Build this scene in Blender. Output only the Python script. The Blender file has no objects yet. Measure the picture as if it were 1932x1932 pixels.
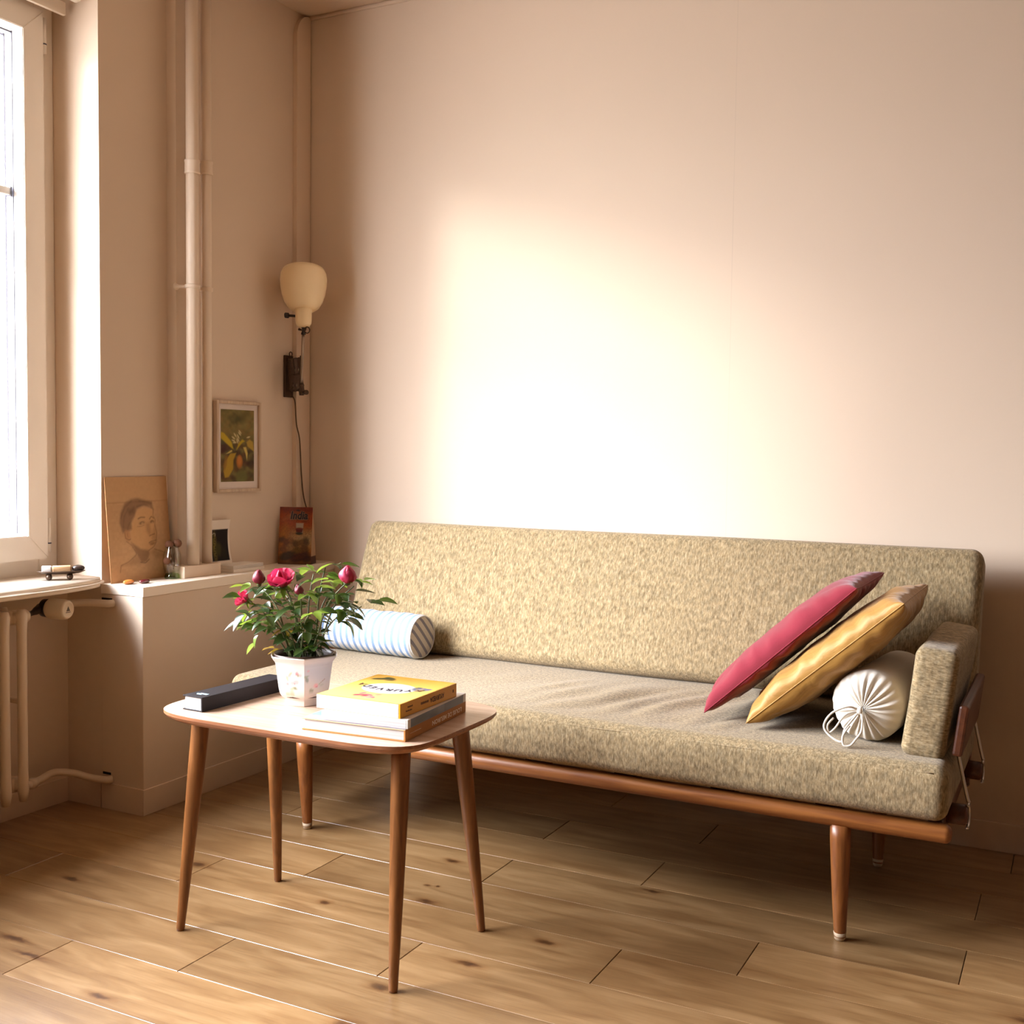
import bpy, bmesh, math, random
import numpy as np
from mathutils import Vector, Matrix, noise

random.seed(7)
SC = bpy.context.scene
COL = SC.collection

# ------------------------------------------------------------------ camera
YAW, PITCH, ROLL = math.radians(27.131), math.radians(3.1138), math.radians(0.7404)
cam_d = bpy.data.cameras.new('camera'); cam = bpy.data.objects.new('camera', cam_d); COL.objects.link(cam)
cam_d.sensor_width = 36.0; cam_d.lens = 36.0 * 2109.24 / 1932.0; cam_d.clip_start = 0.02
fw = Vector((-math.sin(YAW) * math.cos(PITCH), math.cos(YAW) * math.cos(PITCH), -math.sin(PITCH)))
rt = fw.cross(Vector((0, 0, 1))).normalized(); up = rt.cross(fw)
r2 = rt * math.cos(ROLL) + up * math.sin(ROLL); u2 = -rt * math.sin(ROLL) + up * math.cos(ROLL)
cam.matrix_world = Matrix(((r2.x, u2.x, -fw.x, 0.0), (r2.y, u2.y, -fw.y, 0.0), (r2.z, u2.z, -fw.z, 1.12), (0, 0, 0, 1)))
SC.camera = cam

# ------------------------------------------------------------------ light and exposure
SKY = 76.0; HAZE = 13.5; HAZE_R = 60.0; SUN = 2.9; SUN_ANGLE = 8.0
world = bpy.data.worlds.new('overcast_sky'); SC.world = world; world.use_nodes = True
wn = world.node_tree; wn.nodes.clear()
w_tc = wn.nodes.new('ShaderNodeTexCoord'); w_sep = wn.nodes.new('ShaderNodeSeparateXYZ')
w_ramp = wn.nodes.new('ShaderNodeValToRGB'); w_bg = wn.nodes.new('ShaderNodeBackground'); w_out = wn.nodes.new('ShaderNodeOutputWorld')
w_map = wn.nodes.new('ShaderNodeMapRange'); w_map.inputs[1].default_value = -1; w_map.inputs[2].default_value = 1
wn.links.new(w_tc.outputs['Generated'], w_sep.inputs[0]); wn.links.new(w_sep.outputs['Z'], w_map.inputs[0])
wn.links.new(w_map.outputs[0], w_ramp.inputs[0]); wn.links.new(w_ramp.outputs[0], w_bg.inputs[0]); wn.links.new(w_bg.outputs[0], w_out.inputs[0])
cr = w_ramp.color_ramp
cr.elements[0].position = 0.0; cr.elements[0].color = (0.10, 0.095, 0.09, 1)      # ground under the overcast sky
cr.elements[1].position = 1.0; cr.elements[1].color = (0.32, 0.34, 0.38, 1)        # zenith
for pos, c in ((0.49, 0.10), (0.53, 0.22), (0.66, 0.56), (0.75, 0.98), (0.84, 0.66)):
    e = cr.elements.new(pos); e.color = (c * 0.97, c, c * 1.09, 1)
w_bg.inputs[1].default_value = SKY
# bright haze around the low sun
SAZ, SEL = math.radians(57.0), math.radians(12.5)
SUN_DIR = Vector((-math.cos(SAZ) * math.cos(SEL), -math.sin(SAZ) * math.cos(SEL), math.sin(SEL)))
w_dot = wn.nodes.new('ShaderNodeVectorMath'); w_dot.operation = 'DOT_PRODUCT'; w_dot.inputs[1].default_value = SUN_DIR
wn.links.new(w_tc.outputs['Generated'], w_dot.inputs[0])
w_hr = wn.nodes.new('ShaderNodeMapRange'); w_hr.interpolation_type = 'SMOOTHERSTEP'
w_hr.inputs[1].default_value = math.cos(math.radians(HAZE_R)); w_hr.inputs[2].default_value = 1.0; w_hr.inputs[3].default_value = 0.0; w_hr.inputs[4].default_value = HAZE
wn.links.new(w_dot.outputs['Value'], w_hr.inputs[0])
w_hb = wn.nodes.new('ShaderNodeBackground'); w_hb.inputs[0].default_value = (1.0, 1.0, 1.03, 1); wn.links.new(w_hr.outputs[0], w_hb.inputs[1])
w_add = wn.nodes.new('ShaderNodeAddShader'); wn.links.new(w_bg.outputs[0], w_add.inputs[0]); wn.links.new(w_hb.outputs[0], w_add.inputs[1]); wn.links.new(w_add.outputs[0], w_out.inputs[0])

def portal(name, loc, sy, sz):
    d = bpy.data.lights.new(name, 'AREA'); d.shape = 'RECTANGLE'; d.size = sz; d.size_y = sy
    d.cycles.is_portal = True
    o = bpy.data.objects.new(name, d); COL.objects.link(o); o.location = loc
    o.rotation_euler = (0, math.radians(-90), 0)          # faces +X, into the room
    return o
portal('window_portal', (-3.12, 1.21, 1.61), 2.55, 1.80)
sun_d = bpy.data.lights.new('hazy_sun', 'SUN'); sun_d.energy = SUN; sun_d.angle = math.radians(SUN_ANGLE); sun_d.color = (1.0, 1.0, 1.02)
sun = bpy.data.objects.new('hazy_sun', sun_d); COL.objects.link(sun); sun.location = (-6, -6, 4)
sun.rotation_mode = 'QUATERNION'
sun.rotation_quaternion = SUN_DIR.to_track_quat('Z', 'Y')

vs = SC.view_settings
vs.view_transform = 'Standard'; vs.look = 'None'; vs.gamma = 1.0; vs.use_curve_mapping = False
vs.exposure = -0.32
SC.cycles.use_denoising = True
SC.cycles.max_bounces = 14; SC.cycles.diffuse_bounces = 8; SC.cycles.glossy_bounces = 5
SC.cycles.transparent_max_bounces = 12; SC.cycles.transmission_bounces = 8
SC.cycles.sample_clamp_indirect = 6.0
SC.cycles.caustics_reflective = False; SC.cycles.caustics_refractive = False

# ------------------------------------------------------------------ helpers
def new_obj(name, data, parent=None, loc=None, rot=None):
    o = bpy.data.objects.new(name, data); COL.objects.link(o)
    if parent is not None: o.parent = parent
    if loc is not None: o.location = loc
    if rot is not None: o.rotation_euler = rot
    return o
def tag(o, label, cat=None, group=None, kind=None):
    if label: o['label'] = label
    if cat: o['category'] = cat
    if group: o['group'] = group
    if kind: o['kind'] = kind
    return o
def thing(name, label, cat, loc=(0, 0, 0), rot=(0, 0, 0), group=None):
    return tag(new_obj(name, None, None, loc, rot), label, cat, group)
def structure(o, label=None):
    o['kind'] = 'structure'
    if label: o['label'] = label
    return o
def mesh_data(name, verts, faces, mat=None, smooth=False):
    me = bpy.data.meshes.new(name)
    me.from_pydata([tuple(v) for v in verts], [], [tuple(f) for f in faces]); me.update()
    if mat: me.materials.append(mat)
    if smooth: me.polygons.foreach_set('use_smooth', [True] * len(me.polygons))
    return me
def bm_data(name, bm, mat=None, smooth=False):
    me = bpy.data.meshes.new(name); bmesh.ops.recalc_face_normals(bm, faces=bm.faces)
    bm.to_mesh(me); bm.free()
    if mat: me.materials.append(mat)
    if smooth: me.polygons.foreach_set('use_smooth', [True] * len(me.polygons))
    return me
def add_box(bm, lo, hi, bevel=0.0, seg=2):
    c = [(lo[i] + hi[i]) / 2 for i in range(3)]; s = [abs(hi[i] - lo[i]) for i in range(3)]
    r = bmesh.ops.create_cube(bm, size=1.0, matrix=Matrix.Translation(c) @ Matrix.Diagonal((s[0], s[1], s[2], 1)))
    if bevel > 0:
        es = list({e for v in r['verts'] for e in v.link_edges})
        bmesh.ops.bevel(bm, geom=es, offset=bevel, segments=seg, profile=0.5, affect='EDGES')
def box(name, lo, hi, mat, parent=None, bevel=0.0, seg=2, loc=None, rot=None, smooth=False):
    bm = bmesh.new(); add_box(bm, lo, hi, bevel, seg)
    return new_obj(name, bm_data(name, bm, mat, smooth), parent, loc, rot)
def boxes(name, items, mat, parent=None, bevel=0.0):
    bm = bmesh.new()
    for lo, hi in items: add_box(bm, lo, hi, bevel)
    return new_obj(name, bm_data(name, bm, mat), parent)
def frame_of(d):
    d = Vector(d).normalized(); a = Vector((0, 0, 1)) if abs(d.z) < 0.9 else Vector((1, 0, 0))
    x = a.cross(d).normalized(); return x, d.cross(x)
def smooth_path(pts, n=8):
    pts = [Vector(p) for p in pts]; out = []
    for i in range(len(pts) - 1):
        p0 = pts[max(i - 1, 0)]; p1 = pts[i]; p2 = pts[i + 1]; p3 = pts[min(i + 2, len(pts) - 1)]
        for k in range(n):
            t = k / n
            out.append(0.5 * ((2 * p1) + (p2 - p0) * t + (2 * p0 - 5 * p1 + 4 * p2 - p3) * t * t + (3 * p1 - p0 - 3 * p2 + p3) * t ** 3))
    out.append(pts[-1]); return out
def tube_data(name, pts, rad, mat=None, seg=10, closed=False, cap=True):
    pts = [Vector(p) for p in pts]; n = len(pts)
    rads = rad if isinstance(rad, (list, tuple)) else [rad] * n
    vs_, fs = [], []; prev = None
    for i, p in enumerate(pts):
        if closed: t = pts[(i + 1) % n] - pts[i - 1]
        else: t = pts[min(i + 1, n - 1)] - pts[max(i - 1, 0)]
        t.normalize()
        if prev is None: x, y = frame_of(t)
        else:
            x = (prev - t * prev.dot(t)).normalized(); y = t.cross(x)
        prev = x
        for k in range(seg):
            a = 2 * math.pi * k / seg
            vs_.append(p + (x * math.cos(a) + y * math.sin(a)) * rads[i])
    m = n if closed else n - 1
    for i in range(m):
        for k in range(seg):
            a = i * seg + k; b = i * seg + (k + 1) % seg; j = (i + 1) % n
            fs.append((a, b, j * seg + (k + 1) % seg, j * seg + k))
    if cap and not closed:
        fs.append(tuple(range(seg))[::-1]); fs.append(tuple(range((n - 1) * seg, n * seg)))
    return mesh_data(name, vs_, fs, mat, True)
def tube(name, pts, rad, mat, parent=None, seg=10, closed=False):
    return new_obj(name, tube_data(name, pts, rad, mat, seg, closed), parent)
def lathe_data(name, prof, mat=None, seg=32, flat=None):
    """prof: list of (r, z); r == 0 collapses to one point."""
    vs_, fs, rows = [], [], []
    for r, z in prof:
        if r <= 1e-6: rows.append([len(vs_)]); vs_.append((0, 0, z))
        else:
            rows.append(list(range(len(vs_), len(vs_) + seg)))
            for k in range(seg):
                a = 2 * math.pi * k / seg; vs_.append((r * math.cos(a), r * math.sin(a), z))
    for a, b in zip(rows[:-1], rows[1:]):
        for k in range(seg):
            k2 = (k + 1) % seg
            if len(a) == 1 and len(b) == 1: continue
            if len(a) == 1: fs.append((a[0], b[k2], b[k]))
            elif len(b) == 1: fs.append((a[k], a[k2], b[0]))
            else: fs.append((a[k], a[k2], b[k2], b[k]))
    return mesh_data(name, vs_, fs, mat, True)
def lathe(name, prof, mat, parent=None, loc=None, rot=None, seg=32):
    return new_obj(name, lathe_data(name, prof, mat, seg), parent, loc, rot)
def aim(o, d, up_hint=None):
    """turn the object's +Z towards d"""
    o.rotation_mode = 'QUATERNION'; o.rotation_quaternion = Vector(d).to_track_quat('Z', 'Y'); return o
def rbox_data(name, hx, hy, hz, r, n, mat=None, deform=None, rs=4):
    """soft rounded box with even grids, n = inner divisions per axis; deform maps a Vector"""
    H = (hx, hy, hz); rr = min(r, hx * 0.999, hy * 0.999, hz * 0.999); ax = []
    for h, k in zip(H, n):
        a = list(np.linspace(-h, -h + rr, rs + 1)[:-1]) + list(np.linspace(-h + rr, h - rr, k + 1)) + list(np.linspace(h - rr, h, rs + 1)[1:])
        ax.append(a)
    idx, vs_, fs = {}, [], []
    def vid(i, j, k):
        key = (i, j, k)
        if key not in idx:
            p = Vector((ax[0][i], ax[1][j], ax[2][k]))
            q = Vector([max(-H[m] + rr, min(H[m] - rr, p[m])) for m in range(3)])
            d = p - q
            if d.length > 1e-9:
                d.normalize(); p = q + d * rr
            if deform: p = Vector(deform(p))
            idx[key] = len(vs_); vs_.append(p)
        return idx[key]
    N = [len(a) - 1 for a in ax]
    for i in range(N[0]):
        for j in range(N[1]):
            fs.append((vid(i, j, 0), vid(i, j + 1, 0), vid(i + 1, j + 1, 0), vid(i + 1, j, 0)))
            fs.append((vid(i, j, N[2]), vid(i + 1, j, N[2]), vid(i + 1, j + 1, N[2]), vid(i, j + 1, N[2])))
    for i in range(N[0]):
        for k in range(N[2]):
            fs.append((vid(i, 0, k), vid(i + 1, 0, k), vid(i + 1, 0, k + 1), vid(i, 0, k + 1)))
            fs.append((vid(i, N[1], k), vid(i, N[1], k + 1), vid(i + 1, N[1], k + 1), vid(i + 1, N[1], k)))
    for j in range(N[1]):
        for k in range(N[2]):
            fs.append((vid(0, j, k), vid(0, j, k + 1), vid(0, j + 1, k + 1), vid(0, j + 1, k)))
            fs.append((vid(N[0], j, k), vid(N[0], j + 1, k), vid(N[0], j + 1, k + 1), vid(N[0], j, k + 1)))
    return mesh_data(name, vs_, fs, mat, True)
def nz(x, y=0.0, z=0.0): return noise.noise(Vector((x, y, z)))

# ------------------------------------------------------------------ materials
def mat_base(name):
    m = bpy.data.materials.new(name); m.use_nodes = True; nt = m.node_tree
    return m, nt, nt.nodes['Principled BSDF']
def plain(name, col, rough=0.5, metal=0.0, noise_amt=0.06, nscale=12.0, bump=0.0, bscale=200.0, spec=0.5, coat=0.0, sheen=0.0, trans=0.0, ior=1.45):
    m, nt, b = mat_base(name)
    b.inputs['Roughness'].default_value = rough; b.inputs['Metallic'].default_value = metal
    b.inputs['Specular IOR Level'].default_value = spec; b.inputs['Coat Weight'].default_value = coat
    b.inputs['Sheen Weight'].default_value = sheen; b.inputs['Transmission Weight'].default_value = trans; b.inputs['IOR'].default_value = ior
    tc = nt.nodes.new('ShaderNodeTexCoord')
    n = nt.nodes.new('ShaderNodeTexNoise'); n.inputs['Scale'].default_value = nscale; n.inputs['Detail'].default_value = 4
    nt.links.new(tc.outputs['Object'], n.inputs['Vector'])
    mx = nt.nodes.new('ShaderNodeMix'); mx.data_type = 'RGBA'
    mx.inputs['A'].default_value = (*[c * (1 - noise_amt) for c in col], 1); mx.inputs['B'].default_value = (*[min(1, c * (1 + noise_amt)) for c in col], 1)
    nt.links.new(n.outputs['Fac'], mx.inputs['Factor']); nt.links.new(mx.outputs['Result'], b.inputs['Base Color'])
    if bump > 0:
        n2 = nt.nodes.new('ShaderNodeTexNoise'); n2.inputs['Scale'].default_value = bscale; n2.inputs['Detail'].default_value = 3
        nt.links.new(tc.outputs['Object'], n2.inputs['Vector'])
        bp = nt.nodes.new('ShaderNodeBump'); bp.inputs['Strength'].default_value = bump; bp.inputs['Distance'].default_value = 0.002
        nt.links.new(n2.outputs['Fac'], bp.inputs['Height']); nt.links.new(bp.outputs['Normal'], b.inputs['Normal'])
    return m
def wood(name, c_dark, c_light, axis='Z', scale=6.0, stretch=14.0, rough=0.38, spec=0.5):
    m, nt, b = mat_base(name)
    b.inputs['Roughness'].default_value = rough; b.inputs['Specular IOR Level'].default_value = spec
    tc = nt.nodes.new('ShaderNodeTexCoord'); mp = nt.nodes.new('ShaderNodeMapping')
    s = {'X': (1, stretch, stretch), 'Y': (stretch, 1, stretch), 'Z': (stretch, stretch, 1)}[axis]
    mp.inputs['Scale'].default_value = s
    nt.links.new(tc.outputs['Object'], mp.inputs['Vector'])
    n = nt.nodes.new('ShaderNodeTexNoise'); n.inputs['Scale'].default_value = scale; n.inputs['Detail'].default_value = 6; n.inputs['Distortion'].default_value = 0.6
    nt.links.new(mp.outputs[0], n.inputs['Vector'])
    r = nt.nodes.new('ShaderNodeValToRGB'); r.color_ramp.elements[0].position = 0.32; r.color_ramp.elements[1].position = 0.70
    r.color_ramp.elements[0].color = (*c_dark, 1); r.color_ramp.elements[1].color = (*c_light, 1)
    nt.links.new(n.outputs['Fac'], r.inputs[0]); nt.links.new(r.outputs[0], b.inputs['Base Color'])
    bp = nt.nodes.new('ShaderNodeBump'); bp.inputs['Strength'].default_value = 0.08; bp.inputs['Distance'].default_value = 0.001
    nt.links.new(n.outputs['Fac'], bp.inputs['Height']); nt.links.new(bp.outputs['Normal'], b.inputs['Normal'])
    return m
def vcol_mat(name, rough=0.6, spec=0.4, coat=0.0, sheen=0.0):
    m, nt, b = mat_base(name)
    a = nt.nodes.new('ShaderNodeVertexColor'); a.layer_name = 'print'
    nt.links.new(a.outputs['Color'], b.inputs['Base Color'])
    b.inputs['Roughness'].default_value = rough; b.inputs['Specular IOR Level'].default_value = spec; b.inputs['Coat Weight'].default_value = coat
    return m

WALL = (0.645, 0.522, 0.405)
def wall_mat(name, col, seam_x=None):
    m, nt, b = mat_base(name); b.inputs['Roughness'].default_value = 0.88; b.inputs['Specular IOR Level'].default_value = 0.2
    g = nt.nodes.new('ShaderNodeNewGeometry')
    n = nt.nodes.new('ShaderNodeTexNoise'); n.inputs['Scale'].default_value = 2.2; n.inputs['Detail'].default_value = 5
    nt.links.new(g.outputs['Position'], n.inputs['Vector'])
    mx = nt.nodes.new('ShaderNodeMix'); mx.data_type = 'RGBA'
    mx.inputs['A'].default_value = (*[c * 0.965 for c in col], 1); mx.inputs['B'].default_value = (*[min(1, c * 1.03) for c in col], 1)
    nt.links.new(n.outputs['Fac'], mx.inputs['Factor'])
    last = mx.outputs['Result']
    if seam_x is not None:                                    # hairline joint between two lengths of wallpaper
        sp = nt.nodes.new('ShaderNodeSeparateXYZ'); nt.links.new(g.outputs['Position'], sp.inputs[0])
        w = nt.nodes.new('ShaderNodeTexNoise'); w.inputs['Scale'].default_value = 3.0; nt.links.new(g.outputs['Position'], w.inputs['Vector'])
        a = nt.nodes.new('ShaderNodeMath'); a.operation = 'SUBTRACT'; a.inputs[1].default_value = seam_x; nt.links.new(sp.outputs['X'], a.inputs[0])
        ab = nt.nodes.new('ShaderNodeMath'); ab.operation = 'ABSOLUTE'; nt.links.new(a.outputs[0], ab.inputs[0])
        lt = nt.nodes.new('ShaderNodeMath'); lt.operation = 'LESS_THAN'; lt.inputs[1].default_value = 0.0011; nt.links.new(ab.outputs[0], lt.inputs[0])
        ml = nt.nodes.new('ShaderNodeMath'); ml.operation = 'MULTIPLY'; nt.links.new(lt.outputs[0], ml.inputs[0]); nt.links.new(w.outputs['Fac'], ml.inputs[1])
        m2 = nt.nodes.new('ShaderNodeMix'); m2.data_type = 'RGBA'; m2.inputs['B'].default_value = (*[c * 0.86 for c in col], 1)
        nt.links.new(last, m2.inputs['A']); nt.links.new(ml.outputs[0], m2.inputs['Factor']); last = m2.outputs['Result']
    nt.links.new(last, b.inputs['Base Color'])
    n2 = nt.nodes.new('ShaderNodeTexNoise'); n2.inputs['Scale'].default_value = 260; n2.inputs['Detail'].default_value = 2
    nt.links.new(g.outputs['Position'], n2.inputs['Vector'])
    bp = nt.nodes.new('ShaderNodeBump'); bp.inputs['Strength'].default_value = 0.10; bp.inputs['Distance'].default_value = 0.001
    nt.links.new(n2.outputs['Fac'], bp.inputs['Height']); nt.links.new(bp.outputs['Normal'], b.inputs['Normal'])
    return m
M = {}
M['wall'] = wall_mat('warm_white_wallpaper', WALL)
M['wall_back'] = wall_mat('warm_white_wallpaper_back', WALL, -1.001)
M['wall_dark'] = wall_mat('bounce_cutting_dark_wall', (0.13, 0.085, 0.055))  # unseen right and front walls, coloured dark to cut bounced fill light
M['ceiling'] = wall_mat('ceiling_paint', (0.60, 0.47, 0.35))
M['trim'] = plain('cream_gloss_paint', (0.68, 0.54, 0.41), 0.45, noise_amt=0.03, nscale=5)
M['white_paint'] = plain('white_lacquer', (0.80, 0.70, 0.58), 0.35, noise_amt=0.02)
M['upvc'] = plain('white_window_plastic', (0.86, 0.80, 0.72), 0.3, noise_amt=0.015)
M['gasket'] = plain('grey_gasket', (0.06, 0.06, 0.09), 0.5)

def glass_mat(name, tint=(1, 1, 1), refl=0.06):
    m = bpy.data.materials.new(name); m.use_nodes = True; nt = m.node_tree; nt.nodes.clear()
    o = nt.nodes.new('ShaderNodeOutputMaterial'); t = nt.nodes.new('ShaderNodeBsdfTransparent'); g = nt.nodes.new('ShaderNodeBsdfGlossy')
    t.inputs[0].default_value = (*tint, 1); g.inputs['Roughness'].default_value = 0.02
    mx = nt.nodes.new('ShaderNodeMixShader'); mx.inputs[0].default_value = refl; nt.links.new(t.outputs[0], mx.inputs[1]); nt.links.new(g.outputs[0], mx.inputs[2])
    nt.links.new(mx.outputs[0], o.inputs[0]); return m
M['pane'] = glass_mat('window_glass')

# ------------------------------------------------------------------ the room
CEIL, YB, XL, XP, XN, XO = 2.72, 3.43, -2.64, -2.68, -2.83, -3.10
XR, YF = 1.7, -2.4
W1 = (-0.05, 2.47); ZS, ZT = 0.695, 2.50
YP = 2.75
base = box('floor', (-3.10, YF, -0.10), (XR, YB, -0.014), None)
structure(base, 'oak plank floor of the living room')
structure(box('ceiling', (XO, YF, CEIL), (XR, YB + 0.2, CEIL + 0.12), M['ceiling']), 'plain warm white ceiling')
structure(box('wall_back', (XO, YB, -0.10), (XR + 0.15, YB + 0.2, CEIL), M['wall_back']), 'papered back wall behind the daybed')
structure(box('wall_right', (XR, YF, -0.10), (XR + 0.15, YB, CEIL), M['wall_dark']), 'plain right wall')
structure(box('wall_front', (XO, YF - 0.15, -0.10), (XR + 0.15, YF, CEIL), M['wall_dark']), 'plain wall behind the camera')
wl = [((XO, YP, -0.014), (XL, YB, CEIL)), ((XO, W1[1], -0.014), (XP, YP, CEIL)),
      ((XO, W1[0], -0.014), (XN, W1[1], ZS)), ((XO, W1[0], ZT), (XP, W1[1], CEIL)),
      ((XO, YF, -0.014), (XP, W1[0], CEIL))]
wall_left = structure(boxes('wall_left', wl, M['wall']), 'window wall with a radiator niche')

# windows
def window(name, y0, y1, full):
    w = structure(new_obj(name, None, None, (0, 0, 0)), 'white casement window in the left wall')
    if y1 - y0 > 3.5:
        ym = (y0 + y1) / 2
        casement(w, y0, ym + 0.035, False); casement(w, ym - 0.035, y1, True)
    else: casement(w, y0, y1, full)
    return w
def casement(w, y0, y1, full):
    fx0, fx1 = -2.95, -2.872
    fr = [((fx0, y0, ZS), (fx1, y0 + 0.07, ZT)), ((fx0, y1 - 0.07, ZS), (fx1, y1, ZT)),
          ((fx0, y0 + 0.07, ZS), (fx1, y1 - 0.07, 0.80)), ((fx0, y0 + 0.07, ZT - 0.10), (fx1, y1 - 0.07, ZT))]
    boxes('window_frame', fr, M['upvc'], w, 0.004)
    s0, s1, z0, z1, p = y0 + 0.06, y1 - 0.07, 0.772, 2.42, 0.074
    sx0, sx1 = -2.905, -2.83
    # mitred sash: four trapezoid bars
    bm = bmesh.new()
    yo, zo, yi, zi = (s0, s1), (z0, z1), (s0 + p, s1 - p), (z0 + p, z1 - p)
    O = [(yo[0], zo[0]), (yo[1], zo[0]), (yo[1], zo[1]), (yo[0], zo[1])]; I = [(yi[0], zi[0]), (yi[1], zi[0]), (yi[1], zi[1]), (yi[0], zi[1])]
    sash = []
    for k in range(4):
        a, b_, c, d = O[k], O[(k + 1) % 4], I[(k + 1) % 4], I[k]
        vv = []
        for x, sh in ((sx1, 0.0), (sx0, 0.0)):
            for q in (a, b_, c, d): vv.append((x, q[0], q[1]))
        ff = [(0, 1, 2, 3), (7, 6, 5, 4), (0, 4, 5, 1), (1, 5, 6, 2), (2, 6, 7, 3), (3, 7, 4, 0)]
        bm2 = bmesh.new(); ve = [bm2.verts.new(v) for v in vv]
        for f in ff: bm2.faces.new([ve[i] for i in f])
        bmesh.ops.bevel(bm2, geom=list(bm2.edges), offset=0.0022, segments=2, affect='EDGES')
        new_obj('sash_bar', bm_data('sash_bar', bm2, M['upvc']), w)
    bm.free()
    # glazing: pane, spacer bars, glazing bar
    pane = box('glass_pane', (-2.872, yi[0], zi[0]), (-2.868, yi[1], zi[1]), M['pane'], w)
    if full:
        sp = 0.017
        ga = [((-2.8705, yi[1] - 0.010, zi[0] + 0.006), (-2.8665, yi[1] - 0.007, zi[1] - 0.006)), ((-2.8705, yi[0] + 0.007, zi[0] + 0.006), (-2.8665, yi[0] + 0.010, zi[1] - 0.006)),
              ((-2.8705, yi[0] + 0.008, zi[1] - 0.012), (-2.8665, yi[1] - 0.008, zi[1] - 0.008))]
        boxes('gasket', ga, M['gasket'], w)
        ga = [((-2.8975, yi[1] - 0.016, zi[0] + 0.01), (-2.8945, yi[1] - 0.010, zi[1] - 0.01)), ((-2.8975, yi[0] + 0.010, zi[0] + 0.01), (-2.8945, yi[0] + 0.016, zi[1] - 0.01)),
              ((-2.8975, yi[0] + 0.012, zi[1] - 0.018), (-2.8945, yi[1] - 0.012, zi[1] - 0.012))]
        boxes('spacer_bar', ga, M['spacer'], w)
        box('glazing_bar', (-2.892, yi[0], 1.862), (-2.876, yi[1] - 0.012, 1.884), M['upvc'], w, 0.002)
        box('glazing_bar_end', (-2.8935, yi[1] - 0.012, 1.858), (-2.8745, yi[1] - 0.003, 1.887), M['gasket'], w, 0.001)
        for zz, hh in ((0.79, 0.105), (2.30, 0.105)):
            h = tube('hinge', [(-2.846, s1 + 0.014, zz), (-2.846, s1 + 0.014, zz + hh)], 0.0075, M['upvc'], w, 12)
            tube('hinge_pin', [(-2.846, s1 + 0.014, zz + 0.026), (-2.846, s1 + 0.014, zz + 0.030)], 0.0085, M['gasket'], h, 12)
M['spacer'] = plain('blue_grey_spacer', (0.32, 0.35, 0.50), 0.4)
win1 = window('window_1', *W1, True)
# window sill with a rounded far end
def sill(name, y0, y1, parent):
    out = [(-2.872, y0), (-2.583, y0)]
    out += [(-2.583, y1 - 0.30)]
    for k in range(1, 13):
        a = k / 12; out.append((-2.583 - 0.094 * (1 - math.cos(a * math.pi / 2)) ** 1.1, y1 - 0.30 + 0.292 * math.sin(a * math.pi / 2) ** 1.0 * 1.0))
    out += [(-2.872, y1 - 0.008)]
    bm = bmesh.new(); vv = [bm.verts.new((x, y, ZS)) for x, y in out]; f = bm.faces.new(vv)
    r = bmesh.ops.extrude_face_region(bm, geom=[f]); bmesh.ops.translate(bm, verts=[v for v in r['geom'] if isinstance(v, bmesh.types.BMVert)], vec=(0, 0, 0.026))
    es = [e for e in bm.edges if abs(e.verts[0].co.z - e.verts[1].co.z) < 1e-6]
    bmesh.ops.bevel(bm, geom=es, offset=0.011, segments=4, affect='EDGES')
    me = bm_data(name, bm, M['white_paint'], True); return new_obj(name, me, parent)
sill('sill', W1[0] + 0.004, W1[1], win1)
# boxed-in parapet along the left wall with its ledge
PX, PY0 = -2.508, 2.468
structure(box('wall_parapet', (XP, PY0, 0), (PX, YB, 0.667), M['wall'], bevel=0.002), 'low boxed-in parapet below the ledge')
ledge = box('ledge_board', (XP, PY0 - 0.002, 0.6672), (PX + 0.004, YB, 0.697), M['white_paint'], bevel=0.0015)
tag(ledge, 'long white ledge board along the left wall under the portrait and pipes', 'ledge')
structure(box('baseboard_left', (PX, PY0 - 0.006, 0), (PX + 0.006, YB - 0.012, 0.080), M['trim'], bevel=0.0015))
bn = boxes('baseboard_niche', [((XP + 0.002, PY0 - 0.006, 0), (PX, PY0, 0.080)), ((XN, W1[1] - 0.0085, 0), (XP - 0.002, W1[1] - 0.001, 0.080)), ((XN, W1[0], 0), (XN + 0.006, W1[1] - 0.009, 0.075))], M['trim'])
structure(bn)
structure(box('baseboard_back', (PX + 0.006, YB - 0.012, 0), (XR, YB, 0.082), M['trim'], bevel=0.0015))
# corner board with a rounded top and the ceiling moulding
def corner_board():
    y0, y1, zt = 3.346, 3.426, 2.715
    out = [(y1, 0.6975), (y1, zt)]
    for k in range(0, 13):
        a = math.pi / 2 * k / 12; out.append((y0 + 0.074 - 0.074 * math.sin(a), zt - 0.09 + 0.09 * math.cos(a)))
    out.append((y0, 0.6975))
    bm = bmesh.new(); f = bm.faces.new([bm.verts.new((XL, y, z)) for y, z in out])
    r = bmesh.ops.extrude_face_region(bm, geom=[f]); bmesh.ops.translate(bm, verts=[v for v in r['geom'] if isinstance(v, bmesh.types.BMVert)], vec=(0.019, 0, 0))
    return new_obj('trim_1', bm_data('trim_1', bm, M['trim']))
structure(corner_board(), 'flat painted corner board with rounded top')
structure(tube('trim_2', [(XL + 0.02, YB - 0.004, CEIL - 0.006), (XR, YB - 0.004, CEIL - 0.006)], 0.008, M['trim'], None, 8), 'thin moulding under the ceiling')

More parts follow.
